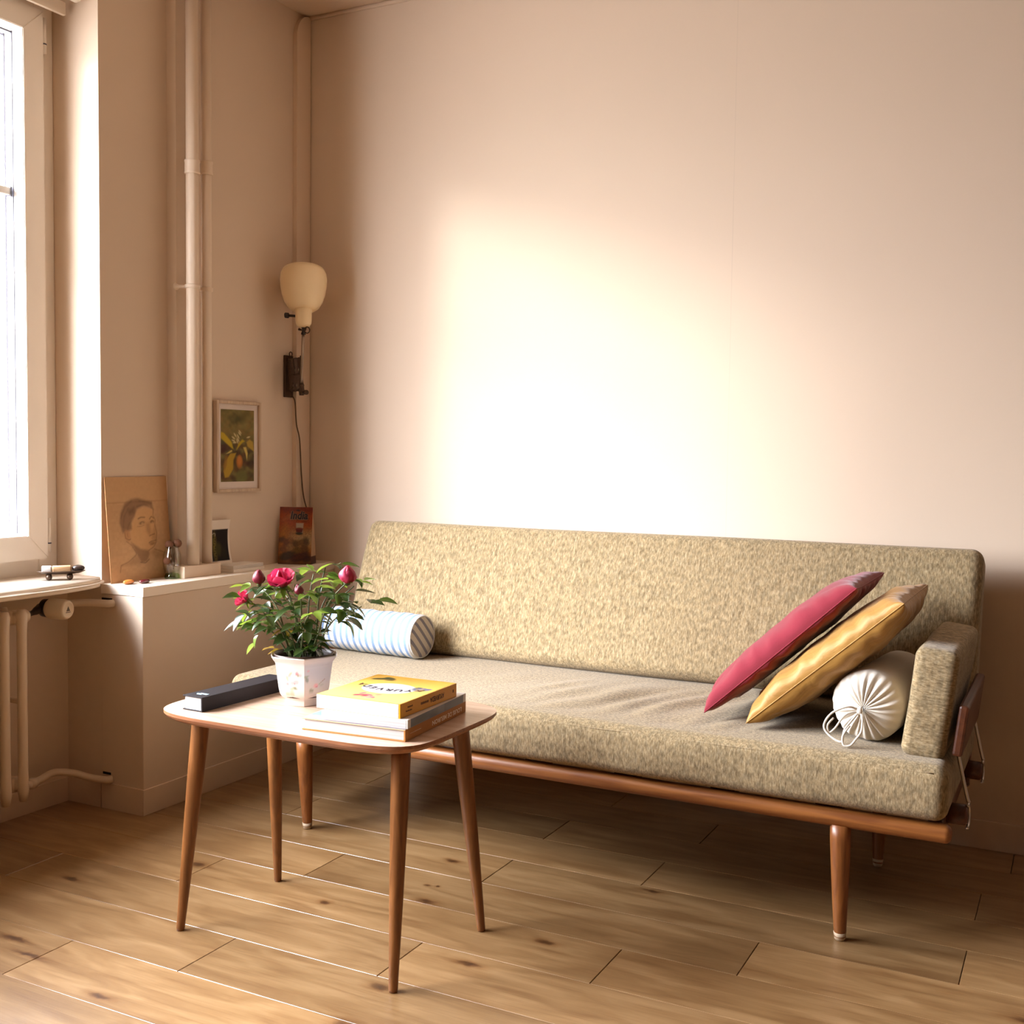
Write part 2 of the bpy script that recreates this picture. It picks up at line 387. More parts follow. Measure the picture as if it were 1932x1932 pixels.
# floor planks
def plank_mat():
    m, nt, b = mat_base('oak_plank'); L = nt.links.new; N = nt.nodes.new
    tc = N('ShaderNodeTexCoord'); oi = N('ShaderNodeObjectInfo'); g = N('ShaderNodeNewGeometry')
    off = N('ShaderNodeVectorMath'); off.operation = 'SCALE'; off.inputs[0].default_value = (37.0, 11.0, 5.0); L(oi.outputs['Random'], off.inputs['Scale'])
    ad = N('ShaderNodeVectorMath'); ad.operation = 'ADD'; L(tc.outputs['Object'], ad.inputs[0]); L(off.outputs[0], ad.inputs[1])
    mp = N('ShaderNodeMapping'); mp.inputs['Scale'].default_value = (1.3, 7.0, 1.0); L(ad.outputs[0], mp.inputs[0])
    n = N('ShaderNodeTexNoise'); n.inputs['Scale'].default_value = 3.2; n.inputs['Detail'].default_value = 7; n.inputs['Distortion'].default_value = 0.9; L(mp.outputs[0], n.inputs['Vector'])
    r = N('ShaderNodeValToRGB'); e = r.color_ramp.elements
    e[0].position = 0.25; e[0].color = (0.180, 0.092, 0.034, 1); e[1].position = 0.75; e[1].color = (0.345, 0.212, 0.098, 1)
    x = e.new(0.5); x.color = (0.258, 0.148, 0.061, 1)
    L(n.outputs['Fac'], r.inputs[0])
    hs = N('ShaderNodeHueSaturation'); L(r.outputs[0], hs.inputs['Color'])
    mr = N('ShaderNodeMapRange'); mr.inputs[3].default_value = 0.82; mr.inputs[4].default_value = 1.16; L(oi.outputs['Random'], mr.inputs[0]); L(mr.outputs[0], hs.inputs['Value'])
    # fine dark streaks
    mp2 = N('ShaderNodeMapping'); mp2.inputs['Scale'].default_value = (2.0, 60.0, 1.0); L(ad.outputs[0], mp2.inputs[0])
    n2 = N('ShaderNodeTexNoise'); n2.inputs['Scale'].default_value = 4.0; n2.inputs['Detail'].default_value = 5; L(mp2.outputs[0], n2.inputs['Vector'])
    r2_ = N('ShaderNodeValToRGB'); r2_.color_ramp.elements[0].position = 0.28; r2_.color_ramp.elements[0].color = (0.82, 0.76, 0.70, 1); r2_.color_ramp.elements[1].position = 0.5; r2_.color_ramp.elements[1].color = (1, 1, 1, 1)
    L(n2.outputs['Fac'], r2_.inputs[0])
    mu = N('ShaderNodeMix'); mu.data_type = 'RGBA'; mu.blend_type = 'MULTIPLY'; mu.inputs['Factor'].default_value = 1.0; L(hs.outputs[0], mu.inputs['A']); L(r2_.outputs[0], mu.inputs['B'])
    last = mu.outputs['Result']
    # knots where the photograph has them: (x, y, half length, half width)
    knots = [(-2.085, 2.245, .030, .014), (-1.245, 1.745, .028, .018), (-1.27, 1.905, .030, .013), (-1.16, 2.085, .036, .009), (-1.42, 2.33, .030, .013), (-1.635, 2.205, .016, .010), (-2.30, 2.01, .034, .013), (-1.50, 2.60, .022, .012), (-1.06, 2.265, .028, .011),
             (-.055, 2.405, .040, .016), (-.95, 2.665, .032, .008), (-1.75, 1.60, .03, .009), (-2.13, 1.70, .05, .010), (-2.03, 1.66, .05, .008), (-1.47, 2.42, .008, .006), (-1.445, 2.425, .009, .006), (-1.98, 1.50, .010, .006)]
    sp = N('ShaderNodeSeparateXYZ'); nn = N('ShaderNodeTexNoise'); nn.inputs['Scale'].default_value = 45; nn.inputs['Detail'].default_value = 3; L(g.outputs['Position'], nn.inputs['Vector'])
    wob = N('ShaderNodeVectorMath'); wob.operation = 'SCALE'; wob.inputs['Scale'].default_value = 0.022; L(nn.outputs['Color'], wob.inputs[0])
    pp = N('ShaderNodeVectorMath'); pp.operation = 'ADD'; L(g.outputs['Position'], pp.inputs[0]); L(wob.outputs[0], pp.inputs[1]); L(pp.outputs[0], sp.inputs[0])
    acc = None
    for (kx, ky, a, c) in knots:
        vx = N('ShaderNodeMath'); vx.operation = 'MULTIPLY_ADD'; vx.inputs[1].default_value = 1 / a; vx.inputs[2].default_value = -(kx + .011) / a; L(sp.outputs['X'], vx.inputs[0])
        vy = N('ShaderNodeMath'); vy.operation = 'MULTIPLY_ADD'; vy.inputs[1].default_value = 1 / c; vy.inputs[2].default_value = -(ky + .011) / c; L(sp.outputs['Y'], vy.inputs[0])
        cb = N('ShaderNodeCombineXYZ'); L(vx.outputs[0], cb.inputs[0]); L(vy.outputs[0], cb.inputs[1])
        ln = N('ShaderNodeVectorMath'); ln.operation = 'LENGTH'; L(cb.outputs[0], ln.inputs[0])
        if acc is None: acc = ln.outputs['Value']
        else:
            mi = N('ShaderNodeMath'); mi.operation = 'MINIMUM'; L(acc, mi.inputs[0]); L(ln.outputs['Value'], mi.inputs[1]); acc = mi.outputs[0]
    kr = N('ShaderNodeValToRGB'); ke = kr.color_ramp.elements; ke[0].position = 0.0; ke[0].color = (0.16, 0.12, 0.12, 1); ke[1].position = 1.0; ke[1].color = (1, 1, 1, 1)
    q = ke.new(0.28); q.color = (0.38, 0.28, 0.22, 1); q = ke.new(0.55); q.color = (0.82, 0.74, 0.66, 1)
    half = N('ShaderNodeMath'); half.operation = 'MULTIPLY'; half.inputs[1].default_value = 0.5; L(acc, half.inputs[0]); L(half.outputs[0], kr.inputs[0])
    mk = N('ShaderNodeMix'); mk.data_type = 'RGBA'; mk.blend_type = 'MULTIPLY'; mk.inputs['Factor'].default_value = 1.0; L(last, mk.inputs['A']); L(kr.outputs[0], mk.inputs['B'])
    L(mk.outputs['Result'], b.inputs['Base Color'])
    b.inputs['Roughness'].default_value = 0.30; b.inputs['Specular IOR Level'].default_value = 0.85
    bp = N('ShaderNodeBump'); bp.inputs['Strength'].default_value = 0.10; bp.inputs['Distance'].default_value = 0.002; L(n2.outputs['Fac'], bp.inputs['Height']); L(bp.outputs['Normal'], b.inputs['Normal'])
    return m
M['plank'] = plank_mat()
M['joint'] = plain('dark_floor_joint', (0.07, 0.04, 0.02), 0.9)
base.data.materials.append(M['joint'])
PW, PL = 0.1866, 1.159
JOINTS = {0: -2.003, 1: -1.690, 2: -1.305, 3: -0.893, 4: -0.629, 5: -0.201, 6: -0.988, 7: -0.200, 8: -0.95, 9: -1.3, -1: -1.52, -2: -1.05, -3: -0.70, -4: -0.25}
plank_meshes = {}
for row in range(-4, 10):
    y0 = 1.570 + row * PW; y1 = min(y0 + PW, YB)
    if y1 - y0 < 0.02: continue
    j = JOINTS.get(row, -0.4 - 0.37 * row)
    while j > -2.83: j -= PL
    x = j
    while x < 1.3:
        a = max(x, -2.83); c = x + PL
        if c - a > 0.03:
            key = (round(c - a, 4), round(y1 - y0, 4))
            if key not in plank_meshes:
                hx, hy = key[0] / 2 - 0.0009, key[1] / 2 - 0.0004
                bm = bmesh.new(); add_box(bm, (-hx, -hy, -0.014), (hx, hy, 0.0)); 
                es = [e for e in bm.edges if all(v.co.z > -0.001 for v in e.verts)]
                bmesh.ops.bevel(bm, geom=es, offset=0.0008, segments=1, affect='EDGES')
                plank_meshes[key] = bm_data('plank', bm, M['plank'])
            new_obj('plank', plank_meshes[key], base, ((a + c) / 2, (y0 + y1) / 2, 0.0))
        x += PL
structure(box('floor_near', (-2.83, YF, -0.014), (XR, 1.570 - 4 * PW, 0.0), M['plank']), 'oak floor around the camera')
structure(box('floor_side', (1.30 + 0.0, 1.570 - 4 * PW, -0.014), (XR, YB, -0.0005), M['plank']), 'oak floor beside the right wall')

# ================================================================== daybed
def tweed(name, c1, c2, c3, vert_scale=(300.0, 300.0, 75.0)):
    m, nt, b = mat_base(name); N = nt.nodes.new; L = nt.links.new
    b.inputs['Roughness'].default_value = 0.92; b.inputs['Specular IOR Level'].default_value = 0.15; b.inputs['Sheen Weight'].default_value = 0.15
    tc = N('ShaderNodeTexCoord'); mp = N('ShaderNodeMapping'); mp.inputs['Scale'].default_value = vert_scale; L(tc.outputs['Object'], mp.inputs[0])
    n = N('ShaderNodeTexNoise'); n.inputs['Scale'].default_value = 1.0; n.inputs['Detail'].default_value = 4; n.inputs['Roughness'].default_value = 0.7; L(mp.outputs[0], n.inputs['Vector'])
    r = N('ShaderNodeValToRGB'); e = r.color_ramp.elements; e[0].position = 0.30; e[0].color = (*c1, 1); e[1].position = 0.72; e[1].color = (*c3, 1)
    x = e.new(0.5); x.color = (*c2, 1); L(n.outputs['Fac'], r.inputs[0])
    mp2 = N('ShaderNodeMapping'); mp2.inputs['Scale'].default_value = (120.0, 120.0, 60.0); L(tc.outputs['Object'], mp2.inputs[0])
    n2 = N('ShaderNodeTexNoise'); n2.inputs['Scale'].default_value = 1.0; n2.inputs['Detail'].default_value = 2; L(mp2.outputs[0], n2.inputs['Vector'])
    r2_ = N('ShaderNodeValToRGB'); r2_.color_ramp.elements[0].position = 0.35; r2_.color_ramp.elements[0].color = (0.72, 0.72, 0.70, 1); r2_.color_ramp.elements[1].position = 0.65; r2_.color_ramp.elements[1].color = (1.15, 1.13, 1.08, 1); L(n2.outputs['Fac'], r2_.inputs[0])
    mu = N('ShaderNodeMix'); mu.data_type = 'RGBA'; mu.blend_type = 'MULTIPLY'; mu.inputs['Factor'].default_value = 1.0; L(r.outputs[0], mu.inputs['A']); L(r2_.outputs[0], mu.inputs['B'])
    L(mu.outputs['Result'], b.inputs['Base Color'])
    bp = N('ShaderNodeBump'); bp.inputs['Strength'].default_value = 0.45; bp.inputs['Distance'].default_value = 0.0012; L(n.outputs['Fac'], bp.inputs['Height']); L(bp.outputs['Normal'], b.inputs['Normal'])
    return m
M['tweed'] = tweed('olive_beige_tweed', (0.150, 0.102, 0.050), (0.275, 0.206, 0.114), (0.43, 0.348, 0.222))
M['tweed_arm'] = tweed('olive_beige_tweed_arm', (0.150, 0.102, 0.050), (0.275, 0.206, 0.114), (0.43, 0.348, 0.222), (75.0, 75.0, 300.0))
M['teak'] = wood('teak_rail', (0.17, 0.052, 0.012), (0.31, 0.115, 0.028), 'X', 5.0, 16.0, 0.36)
M['teak_leg'] = wood('teak_leg', (0.16, 0.050, 0.012), (0.30, 0.110, 0.028), 'Z', 7.0, 12.0, 0.36)
M['teak_dark'] = wood('dark_teak', (0.065, 0.018, 0.007), (0.13, 0.038, 0.014), 'Y', 5.0, 14.0, 0.4)
M['steel'] = plain('brushed_steel', (0.60, 0.55, 0.50), 0.32, 1.0, noise_amt=0.03)
M['leg_tip'] = plain('worn_leg_tip', (0.52, 0.40, 0.27), 0.6)
SX0, SX1, SY0, SZ0, SZ1 = -2.245, -0.240, 2.548, 0.322, 0.450
daybed = thing('daybed', 'long olive tweed daybed with teak rails standing against the back wall', 'sofa', ((SX0 + SX1) / 2, 2.9, 0))
DB = Vector(daybed.location)
def dpt(x, y, z): return Vector((x, y, z)) - DB
# mattress
hx, hy, hz = (SX1 - SX0) / 2, 0.335, (SZ1 - SZ0) / 2
mc = Vector(((SX0 + SX1) / 2, SY0 + hy, (SZ0 + SZ1) / 2))
def seat_def(p):
    x, y, z = p + mc
    d = 0.0
    if p.z > hz * 0.6:
        fall = min(1, max(0, (x + 1.62) / 0.25)) * min(1, max(0, (-0.62 - x) / 0.22)) * min(1, max(0, (y - SY0 - 0.05) / 0.07)) * min(1, max(0, (3.10 - y) / 0.10))
        u = x * 0.93 - (y - 2.8) * 0.36
        w1 = math.sin(u * 62 + 5.5 * nz(x * 3.2, y * 2.2, 1.0)); w2 = nz(u * 16, y * 2.2, 5.0)
        d += fall * (0.0085 * w1 * max(0, nz(x * 2.6, y * 3.4, 4.2) + 0.28) + 0.010 * w2 * (0.6 + nz(x * 4, y * 5, 8)))
        d += 0.004 * nz(x * 2.5, y * 3.0, 2.0)
    front = 0.0035 * nz(x * 6, z * 9, 3.1) if p.y < -hy * 0.9 else 0.0
    return (p.x + mc.x - DB.x, p.y + mc.y - DB.y + front - 0.006 * max(0, 1 - abs(p.z) / hz) * (1 if p.y < -hy * .9 else 0), p.z + mc.z - DB.z + d)
new_obj('seat_mattress', rbox_data('seat_mattress', hx, hy, hz, 0.030, (230, 60, 6), M['tweed'], seat_def, 5), daybed)
# piping seam along the upper front edge
tube('seat_seam', [dpt(x, SY0 + 0.0035 + 0.0012 * nz(x * 9), SZ1 - 0.018 + 0.0016 * nz(x * 7, 4)) for x in np.linspace(SX0 + 0.03, SX1 - 0.03, 90)], 0.0024, M['tweed'], daybed, 6)
# back cushion, leaning on the wall side
bx, bh, bt = 1.000, 0.222, 0.055
lean = math.radians(21.0)
bc = Vector(((SX0 + SX1) / 2 + 0.006, 3.235, 0.652))
R_lean = Matrix.Rotation(-lean, 3, 'X')
def back_def(p):
    x = p.x
    bulge = 0.007 * (1 - (p.z / bh) ** 2) * (1 if p.y < 0 else -1) + 0.0025 * nz(x * 2.2, p.z * 3, 9)
    return p + Vector((0, -bulge, 0.003 * nz(x * 1.7, 5)))
bk = new_obj('back_cushion', rbox_data('back_cushion', bx, bt, bh, 0.034, (150, 4, 30), M['tweed'], back_def, 5), daybed, bc - DB)
bk.rotation_euler = (-lean, 0, 0)
# arm cushion on the right
ac = Vector((-0.291, 2.862, 0.566)); al = math.radians(6.5)
def arm_def(p): return p + Vector((0.004 * nz(p.y * 7, p.z * 7, 2), 0.004 * nz(p.x * 9, p.z * 8, 5), 0.003 * nz(p.y * 6, p.x * 9)))
am = new_obj('arm_cushion', rbox_data('arm_cushion', 0.047, 0.245, 0.126, 0.021, (4, 24, 14), M['tweed_arm'], arm_def, 4), daybed, ac - DB)
am.rotation_euler = (0, al, 0)
# teak frame
def capsule_rail(name, y, z, r, x0, x1, mat):
    n = 6; pts, rs = [], []
    for k in range(n + 1):
        a = math.pi / 2 * k / n; pts.append(dpt(x0 + 0.014 - 0.014 * math.cos(a), y, z)); rs.append(max(0.004, r - 0.014 + 0.014 * math.sin(a)))
    for k in range(n + 1):
        a = math.pi / 2 * k / n; pts.append(dpt(x1 - 0.014 + 0.014 * math.sin(a), y, z)); rs.append(max(0.004, r - 0.014 + 0.014 * math.cos(a)))
    return tube(name, pts, rs, mat, daybed, 24)
capsule_rail('front_rail', 2.584, 0.294, 0.0215, -2.238, -0.232, M['teak'])
capsule_rail('back_rail', 3.165, 0.294, 0.0215, -2.238, -0.232, M['teak'])
for x in (-2.215, -0.268):
    box('side_rail', dpt(x - 0.016, 2.59, 0.276), dpt(x + 0.016, 3.16, 0.318), M['teak_dark'], daybed, 0.004)
for x in np.linspace(-2.0, -0.5, 7):
    box('seat_slat', dpt(x - 0.03, 2.59, 0.300), dpt(x + 0.03, 3.16, 0.318), M['teak_dark'], daybed, 0.003)
for i, (fx, fy, tx, ty) in enumerate(((-0.468, 2.607, -0.470, 2.586), (-2.008, 2.620, -1.996, 2.588), (-0.468, 3.135, -0.470, 3.160), (-2.008, 3.135, -1.996, 3.160))):
    lg = tube('leg', [dpt(fx + (tx - fx) * t, fy + (ty - fy) * t, 0.004 + 0.276 * t) for t in (0, .02, .06, .3, .6, .85, 1)], [.0115, .0135, .0142, .0175, .021, .0235, .0238], M['teak_leg'], daybed, 20)
    tube('leg_tip', [dpt(fx, fy, 0.0), dpt(fx, fy, 0.003), dpt(fx + (tx - fx) * .06, fy + (ty - fy) * .06, 0.02)], [.0100, .0125, .0147], M['leg_tip'], lg, 20)
# back support: two inclined posts and a rail behind the back cushion
for x in (-0.262, -2.215):
    p = box('back_post', (-0.014, -0.022, -0.30), (0.014, 0.022, 0.24), M['teak_dark'], daybed, 0.006, loc=dpt(x, 3.295, 0.52)); p.rotation_euler = (-lean, 0, 0)
box('back_board', (-0.99, -0.008, -0.03), (0.99, 0.008, 0.03), M['teak_dark'], daybed, 0.003, loc=dpt(-1.24, 3.335, 0.70), rot=(-lean, 0, 0))
# arm support: wooden plate with two steel hooks that grip the dowel ends
pl = box('arm_plate', (-0.011, -0.215, -0.058), (0.011, 0.215, 0.058), M['teak_dark'], daybed, 0.006, loc=dpt(-0.2265, 2.850, 0.512), rot=(0, al, 0))
for y in (2.675, 3.075):
    tube('dowel', [dpt(-0.262, y, 0.315), dpt(-0.214, y, 0.315), dpt(-0.209, y, 0.315)], [.0235, .0235, .020], M['teak_dark'], daybed, 24)
    hk = [(-0.230, y - .004, 0.47), (-0.232, y - .004, 0.452), (-0.228, y - .002, 0.43), (-0.212, y, 0.36), (-0.207, y, 0.345)]
    hook = tube('steel_hook', smooth_path([dpt(*q) for q in hk], 6), 0.0042, M['steel'], daybed, 8)
    ring = [dpt(-0.208, y + 0.0275 * math.sin(a), 0.315 + 0.0275 * math.cos(a)) for a in np.linspace(-0.5, 3.5, 22)]
    tube('hook_ring', ring, 0.0036, M['steel'], hook, 8)

# ================================================================== cushions
def pillow_data(name, w, h, t, mat, n=46, wr=0.004, seed=0.0, pinch=0.07, pw=3.0, ex=0.36, lo=1.0):
    vs_, fs = [], []; idx = {}
    us = [math.sin(a) for a in np.linspace(-math.pi / 2, math.pi / 2, n + 1)]
    for side in (1, -1):
        for i, u in enumerate(us):
            for j, v in enumerate(us):
                edge = i in (0, n) or j in (0, n)
                if side < 0 and edge: idx[(side, i, j)] = idx[(1, i, j)]; continue
                f = ((1 - abs(u) ** pw) * (1 - abs(v) ** pw)) ** ex if not edge else 0.0
                x = u * w / 2 * (1 - pinch * (1 - v * v)); y = v * h / 2 * (1 - pinch * (1 - u * u))
                near = 1 - min(1, 1.15 * min(1 - abs(u), 1 - abs(v)) / 0.45)
                # puckers running in from the seams
                s = v if (1 - abs(u)) < (1 - abs(v)) else u
                puck = wr * (1.6 * near * math.sin(s * 21 + 5 * nz(u * 2, v * 2, seed)) * (0.4 + abs(nz(s * 3, seed, 2))) + 1.2 * nz(u * 3 + seed, v * 3, side * 2.0))
                z = side * (t * (1.0 if side > 0 else lo) * f + (puck * min(1, f * 1.6) if not edge else 0))
                idx[(side, i, j)] = len(vs_); vs_.append((x, y, z))
    for side in (1, -1):
        for i in range(n):
            for j in range(n):
                q = [idx[(side, i, j)], idx[(side, i + 1, j)], idx[(side, i + 1, j + 1)], idx[(side, i, j + 1)]]
                fs.append(q if side > 0 else q[::-1])
    me = mesh_data(name, vs_, fs, mat, True)
    rim = [idx[(1, i, 0)] for i in range(n)] + [idx[(1, n, j)] for j in range(n)] + [idx[(1, i, n)] for i in range(n, 0, -1)] + [idx[(1, 0, j)] for j in range(n, 0, -1)]
    return me, [Vector(vs_[k]) for k in rim]
M['red_cloth'] = plain('crimson_cotton', (0.215, 0.019, 0.032), 0.85, noise_amt=0.10, nscale=30, bump=0.25, bscale=700, sheen=0.3, spec=0.15)
def silk(name, c1, c2):
    m, nt, b = mat_base(name); N = nt.nodes.new; L = nt.links.new
    tc = N('ShaderNodeTexCoord'); mp = N('ShaderNodeMapping'); mp.inputs['Scale'].default_value = (7, 220, 7); L(tc.outputs['Object'], mp.inputs[0])
    n = N('ShaderNodeTexNoise'); n.inputs['Scale'].default_value = 1.0; n.inputs['Detail'].default_value = 5; L(mp.outputs[0], n.inputs['Vector'])
    r = N('ShaderNodeValToRGB'); r.color_ramp.elements[0].position = 0.3; r.color_ramp.elements[0].color = (*c1, 1); r.color_ramp.elements[1].position = 0.7; r.color_ramp.elements[1].color = (*c2, 1)
    L(n.outputs['Fac'], r.inputs[0]); L(r.outputs[0], b.inputs['Base Color'])
    b.inputs['Roughness'].default_value = 0.52; b.inputs['Specular IOR Level'].default_value = 0.4; b.inputs['Sheen Weight'].default_value = 0.2; b.inputs['Metallic'].default_value = 0.08
    n2 = N('ShaderNodeTexNoise'); n2.inputs['Scale'].default_value = 22; n2.inputs['Detail'].default_value = 3; n2.inputs['Distortion'].default_value = 1.2; L(tc.outputs['Object'], n2.inputs['Vector'])
    bp = N('ShaderNodeBump'); bp.inputs['Strength'].default_value = 0.35; bp.inputs['Distance'].default_value = 0.006; L(n2.outputs['Fac'], bp.inputs['Height']); L(bp.outputs['Normal'], b.inputs['Normal'])
    return m
M['gold_silk'] = silk('gold_silk', (0.30, 0.145, 0.022), (0.43, 0.225, 0.045))
def leaning(name, label, mat, x0, z0, x1, z1, y0, depth, t, yaw=0.0, seed=0.0, wr=0.004, seam_mat=None, pinch=0.07, lo=1.0):
    e1 = Vector((x1 - x0, 0, z1 - z0)); ln = e1.length; e1.normalize(); e2 = Vector((0, 1, 0)); e3 = e1.cross(e2)
    # local x along the lean, local y into the depth, local z to the upper left
    if e3.x > 0: e3 = -e3
    e2 = e3.cross(e1)
    Rm = Matrix((e1, e2, e3)).transposed() @ Matrix.Rotation(yaw, 3, 'Z')
    c = Vector(((x0 + x1) / 2, y0 + depth / 2, (z0 + z1) / 2))
    root = thing(name, label, 'cushion', c); root.rotation_euler = Rm.to_euler()
    me, rim = pillow_data('cover', ln, depth, t, mat, seed=seed, wr=wr, pinch=pinch, lo=lo)
    new_obj('cover', me, root)
    new_obj('seam', tube_data('seam', rim, 0.0016, seam_mat or mat, 6, True), root)
    return root
leaning('throw_cushion', 'crimson cotton cushion leaning against the gold silk one', M['red_cloth'], -0.832, 0.470, -0.470, 0.808, 2.700, 0.40, 0.062, seed=1.3, wr=0.0050, lo=0.38)
leaning('throw_cushion', 'shiny gold silk cushion between the crimson cushion and the arm', M['gold_silk'], -0.712, 0.468, -0.356, 0.786, 2.652, 0.42, 0.054, seed=4.1, wr=0.0065, pinch=0.085, lo=1.0)

# white drawstring bolster
M['white_cotton'] = plain('white_cotton', (0.70, 0.64, 0.55), 0.8, noise_amt=0.03, nscale=60, bump=0.15, bscale=500, sheen=0.2, spec=0.2)
wb_a, wb_b = Vector((-0.440, 2.672, 0.533)), Vector((-0.405, 3.070, 0.531))
wb = thing('drawstring_bolster', 'small white bolster with a gathered drawstring end beside the arm', 'bolster', (wb_a.x, wb_a.y, 0.450))
def bolster_body():
    ax = (wb_b - wb_a); Ln = ax.length; ax.normalize(); X = Vector((0, 0, 1)).cross(ax).normalized(); Y = ax.cross(X)
    Rr = 0.083; seg = 120; rows = []
    for k in range(15):                               # gathered near end
        t = k / 14; rows.append((0.006 + (Rr - 0.006) * math.sin(t * math.pi / 2) ** 0.85, -0.012 + 0.052 * (1 - math.cos(t * math.pi / 2)) ** 0.9, (1 - t ** 1.6) * 0.9))
    for k in range(1, 14): rows.append((Rr, 0.040 + (Ln - 0.08) * k / 13, 0.0))
    for k in range(1, 9):
        t = k / 8; rows.append((max(0.006, Rr * math.cos(t * math.pi / 2)), Ln - 0.04 + 0.04 * math.sin(t * math.pi / 2), 0.3 * t))
    vs_, fs = [], []
    for (r, s, g) in rows:
        for k in range(seg):
            a = 2 * math.pi * k / seg
            pl_ = g * (0.0065 * math.sin(a * 22 + 1.6 * nz(a * 2, s * 20)) * (0.5 + abs(nz(a * 3, 2.2))) + 0.004 * nz(a * 5, 1)) * min(1, r / 0.03)
            rr = r + 0.5 * pl_ + 0.003 * nz(math.cos(a) * 2, math.sin(a) * 2, s * 9)
            p = wb_a + ax * (s - pl_) + (X * math.cos(a) + Y * math.sin(a)) * rr - Vector((wb_a.x, wb_a.y, 0.450))
            p.z = max(p.z, 0.002); vs_.append(p)
    for i in range(len(rows) - 1):
        for k in range(seg):
            k2 = (k + 1) % seg; fs.append((i * seg + k, (i + 1) * seg + k, (i + 1) * seg + k2, i * seg + k2))
    fs.append(tuple(range(seg))[::-1]); fs.append(tuple(range((len(rows) - 1) * seg, len(rows) * seg)))
    return mesh_data('bolster_cover', vs_, fs, M['white_cotton'], True)
new_obj('bolster_cover', bolster_body(), wb)
def wbp(x, y, z): return Vector((x, y, z)) - Vector((wb_a.x, wb_a.y, 0.450))
knot = (-0.445, 2.650, 0.530)
tube('drawstring', smooth_path([wbp(*q) for q in (knot, (-0.470, 2.632, 0.540), (-0.505, 2.622, 0.522), (-0.520, 2.618, 0.492), (-0.505, 2.614, 0.472), (-0.478, 2.610, 0.462), (-0.472, 2.612, 0.490), (-0.456, 2.628, 0.515), knot)], 8), 0.0026, M['white_cotton'], wb, 8)
tube('drawstring', smooth_path([wbp(*q) for q in (knot, (-0.436, 2.628, 0.515), (-0.436, 2.618, 0.490), (-0.446, 2.612, 0.472), (-0.458, 2.604, 0.457), (-0.472, 2.602, 0.458), (-0.474, 2.606, 0.478), (-0.462, 2.618, 0.500))], 8), 0.0026, M['white_cotton'], wb, 8)
tube('drawstring', smooth_path([wbp(*q) for q in (knot, (-0.475, 2.630, 0.520), (-0.495, 2.622, 0.490), (-0.508, 2.620, 0.478), (-0.512, 2.620, 0.495), (-0.500, 2.624, 0.512))], 8), 0.0024, M['white_cotton'], wb, 8)
tube('knot', [wbp(knot[0], knot[1] - 0.004, knot[2] - 0.008), wbp(knot[0], knot[1] - 0.008, knot[2]), wbp(knot[0], knot[1] - 0.004, knot[2] + 0.008)], [0.005, 0.0075, 0.005], M['white_cotton'], wb, 10)

# striped bolster at the left end
def stripes(name, period, width, c_bg, c_st, axis):
    m, nt, b = mat_base(name); N = nt.nodes.new; L = nt.links.new
    b.inputs['Roughness'].default_value = 0.85; b.inputs['Specular IOR Level'].default_value = 0.2
    tc = N('ShaderNodeTexCoord'); sp = N('ShaderNodeSeparateXYZ'); L(tc.outputs['Object'], sp.inputs[0])
    a = N('ShaderNodeMath'); a.operation = 'MODULO'; 
    o = N('ShaderNodeMath'); o.operation = 'ADD'; o.inputs[1].default_value = 10 * period; L(sp.outputs[axis], o.inputs[0]); L(o.outputs[0], a.inputs[0]); a.inputs[1].default_value = period
    lt = N('ShaderNodeMath'); lt.operation = 'LESS_THAN'; lt.inputs[1].default_value = width; L(a.outputs[0], lt.inputs[0])
    n = N('ShaderNodeTexNoise'); n.inputs['Scale'].default_value = 300; L(tc.outputs['Object'], n.inputs['Vector'])
    mx = N('ShaderNodeMix'); mx.data_type = 'RGBA'; mx.inputs['A'].default_value = (*c_bg, 1); mx.inputs['B'].default_value = (*c_st, 1); L(lt.outputs[0], mx.inputs['Factor'])
    hv = N('ShaderNodeHueSaturation'); mr = N('ShaderNodeMapRange'); mr.inputs[3].default_value = 0.88; mr.inputs[4].default_value = 1.12; L(n.outputs['Fac'], mr.inputs[0]); L(mr.outputs[0], hv.inputs['Value']); L(mx.outputs['Result'], hv.inputs['Color'])
    L(hv.outputs[0], b.inputs['Base Color']); return m
M['ticking'] = stripes('blue_white_ticking', 0.0262, 0.0105, (0.60, 0.60, 0.60), (0.20, 0.29, 0.46), 'X')
M['ticking_end'] = stripes('blue_white_ticking_end', 0.027, 0.0105, (0.52, 0.48, 0.44), (0.20, 0.20, 0.25), 'Y')
sb = thing('striped_bolster', 'blue and white striped cylindrical bolster lying at the left of the daybed', 'bolster', (-2.055, 3.052, 0.521), (0, 0, math.radians(-4)))
def sb_body():
    seg, vs_, fs = 64, [], []; Rr, hl = 0.0705, 0.180
    rows = [(-hl, 0.9), (-hl + 0.004, 0.975)] + [(x, 1.0) for x in np.linspace(-hl + 0.012, hl - 0.012, 26)] + [(hl - 0.004, 0.975), (hl, 0.9)]
    for x, f in rows:
        for k in range(seg):
            a = 2 * math.pi * k / seg; r = Rr * f + 0.0022 * nz(x * 14, math.cos(a) * 2, math.sin(a) * 2) + 0.0012 * math.sin(x * 90 + 4 * nz(a, x * 5))
            z = r * math.sin(a); z = max(z, -0.0705 + 0.002)
            vs_.append((x, r * math.cos(a), z))
    for i in range(len(rows) - 1):
        for k in range(seg):
            k2 = (k + 1) % seg; fs.append((i * seg + k, i * seg + k2, (i + 1) * seg + k2, (i + 1) * seg + k))
    return mesh_data('bolster_cover', vs_, fs, M['ticking'], True)
new_obj('bolster_cover', sb_body(), sb)
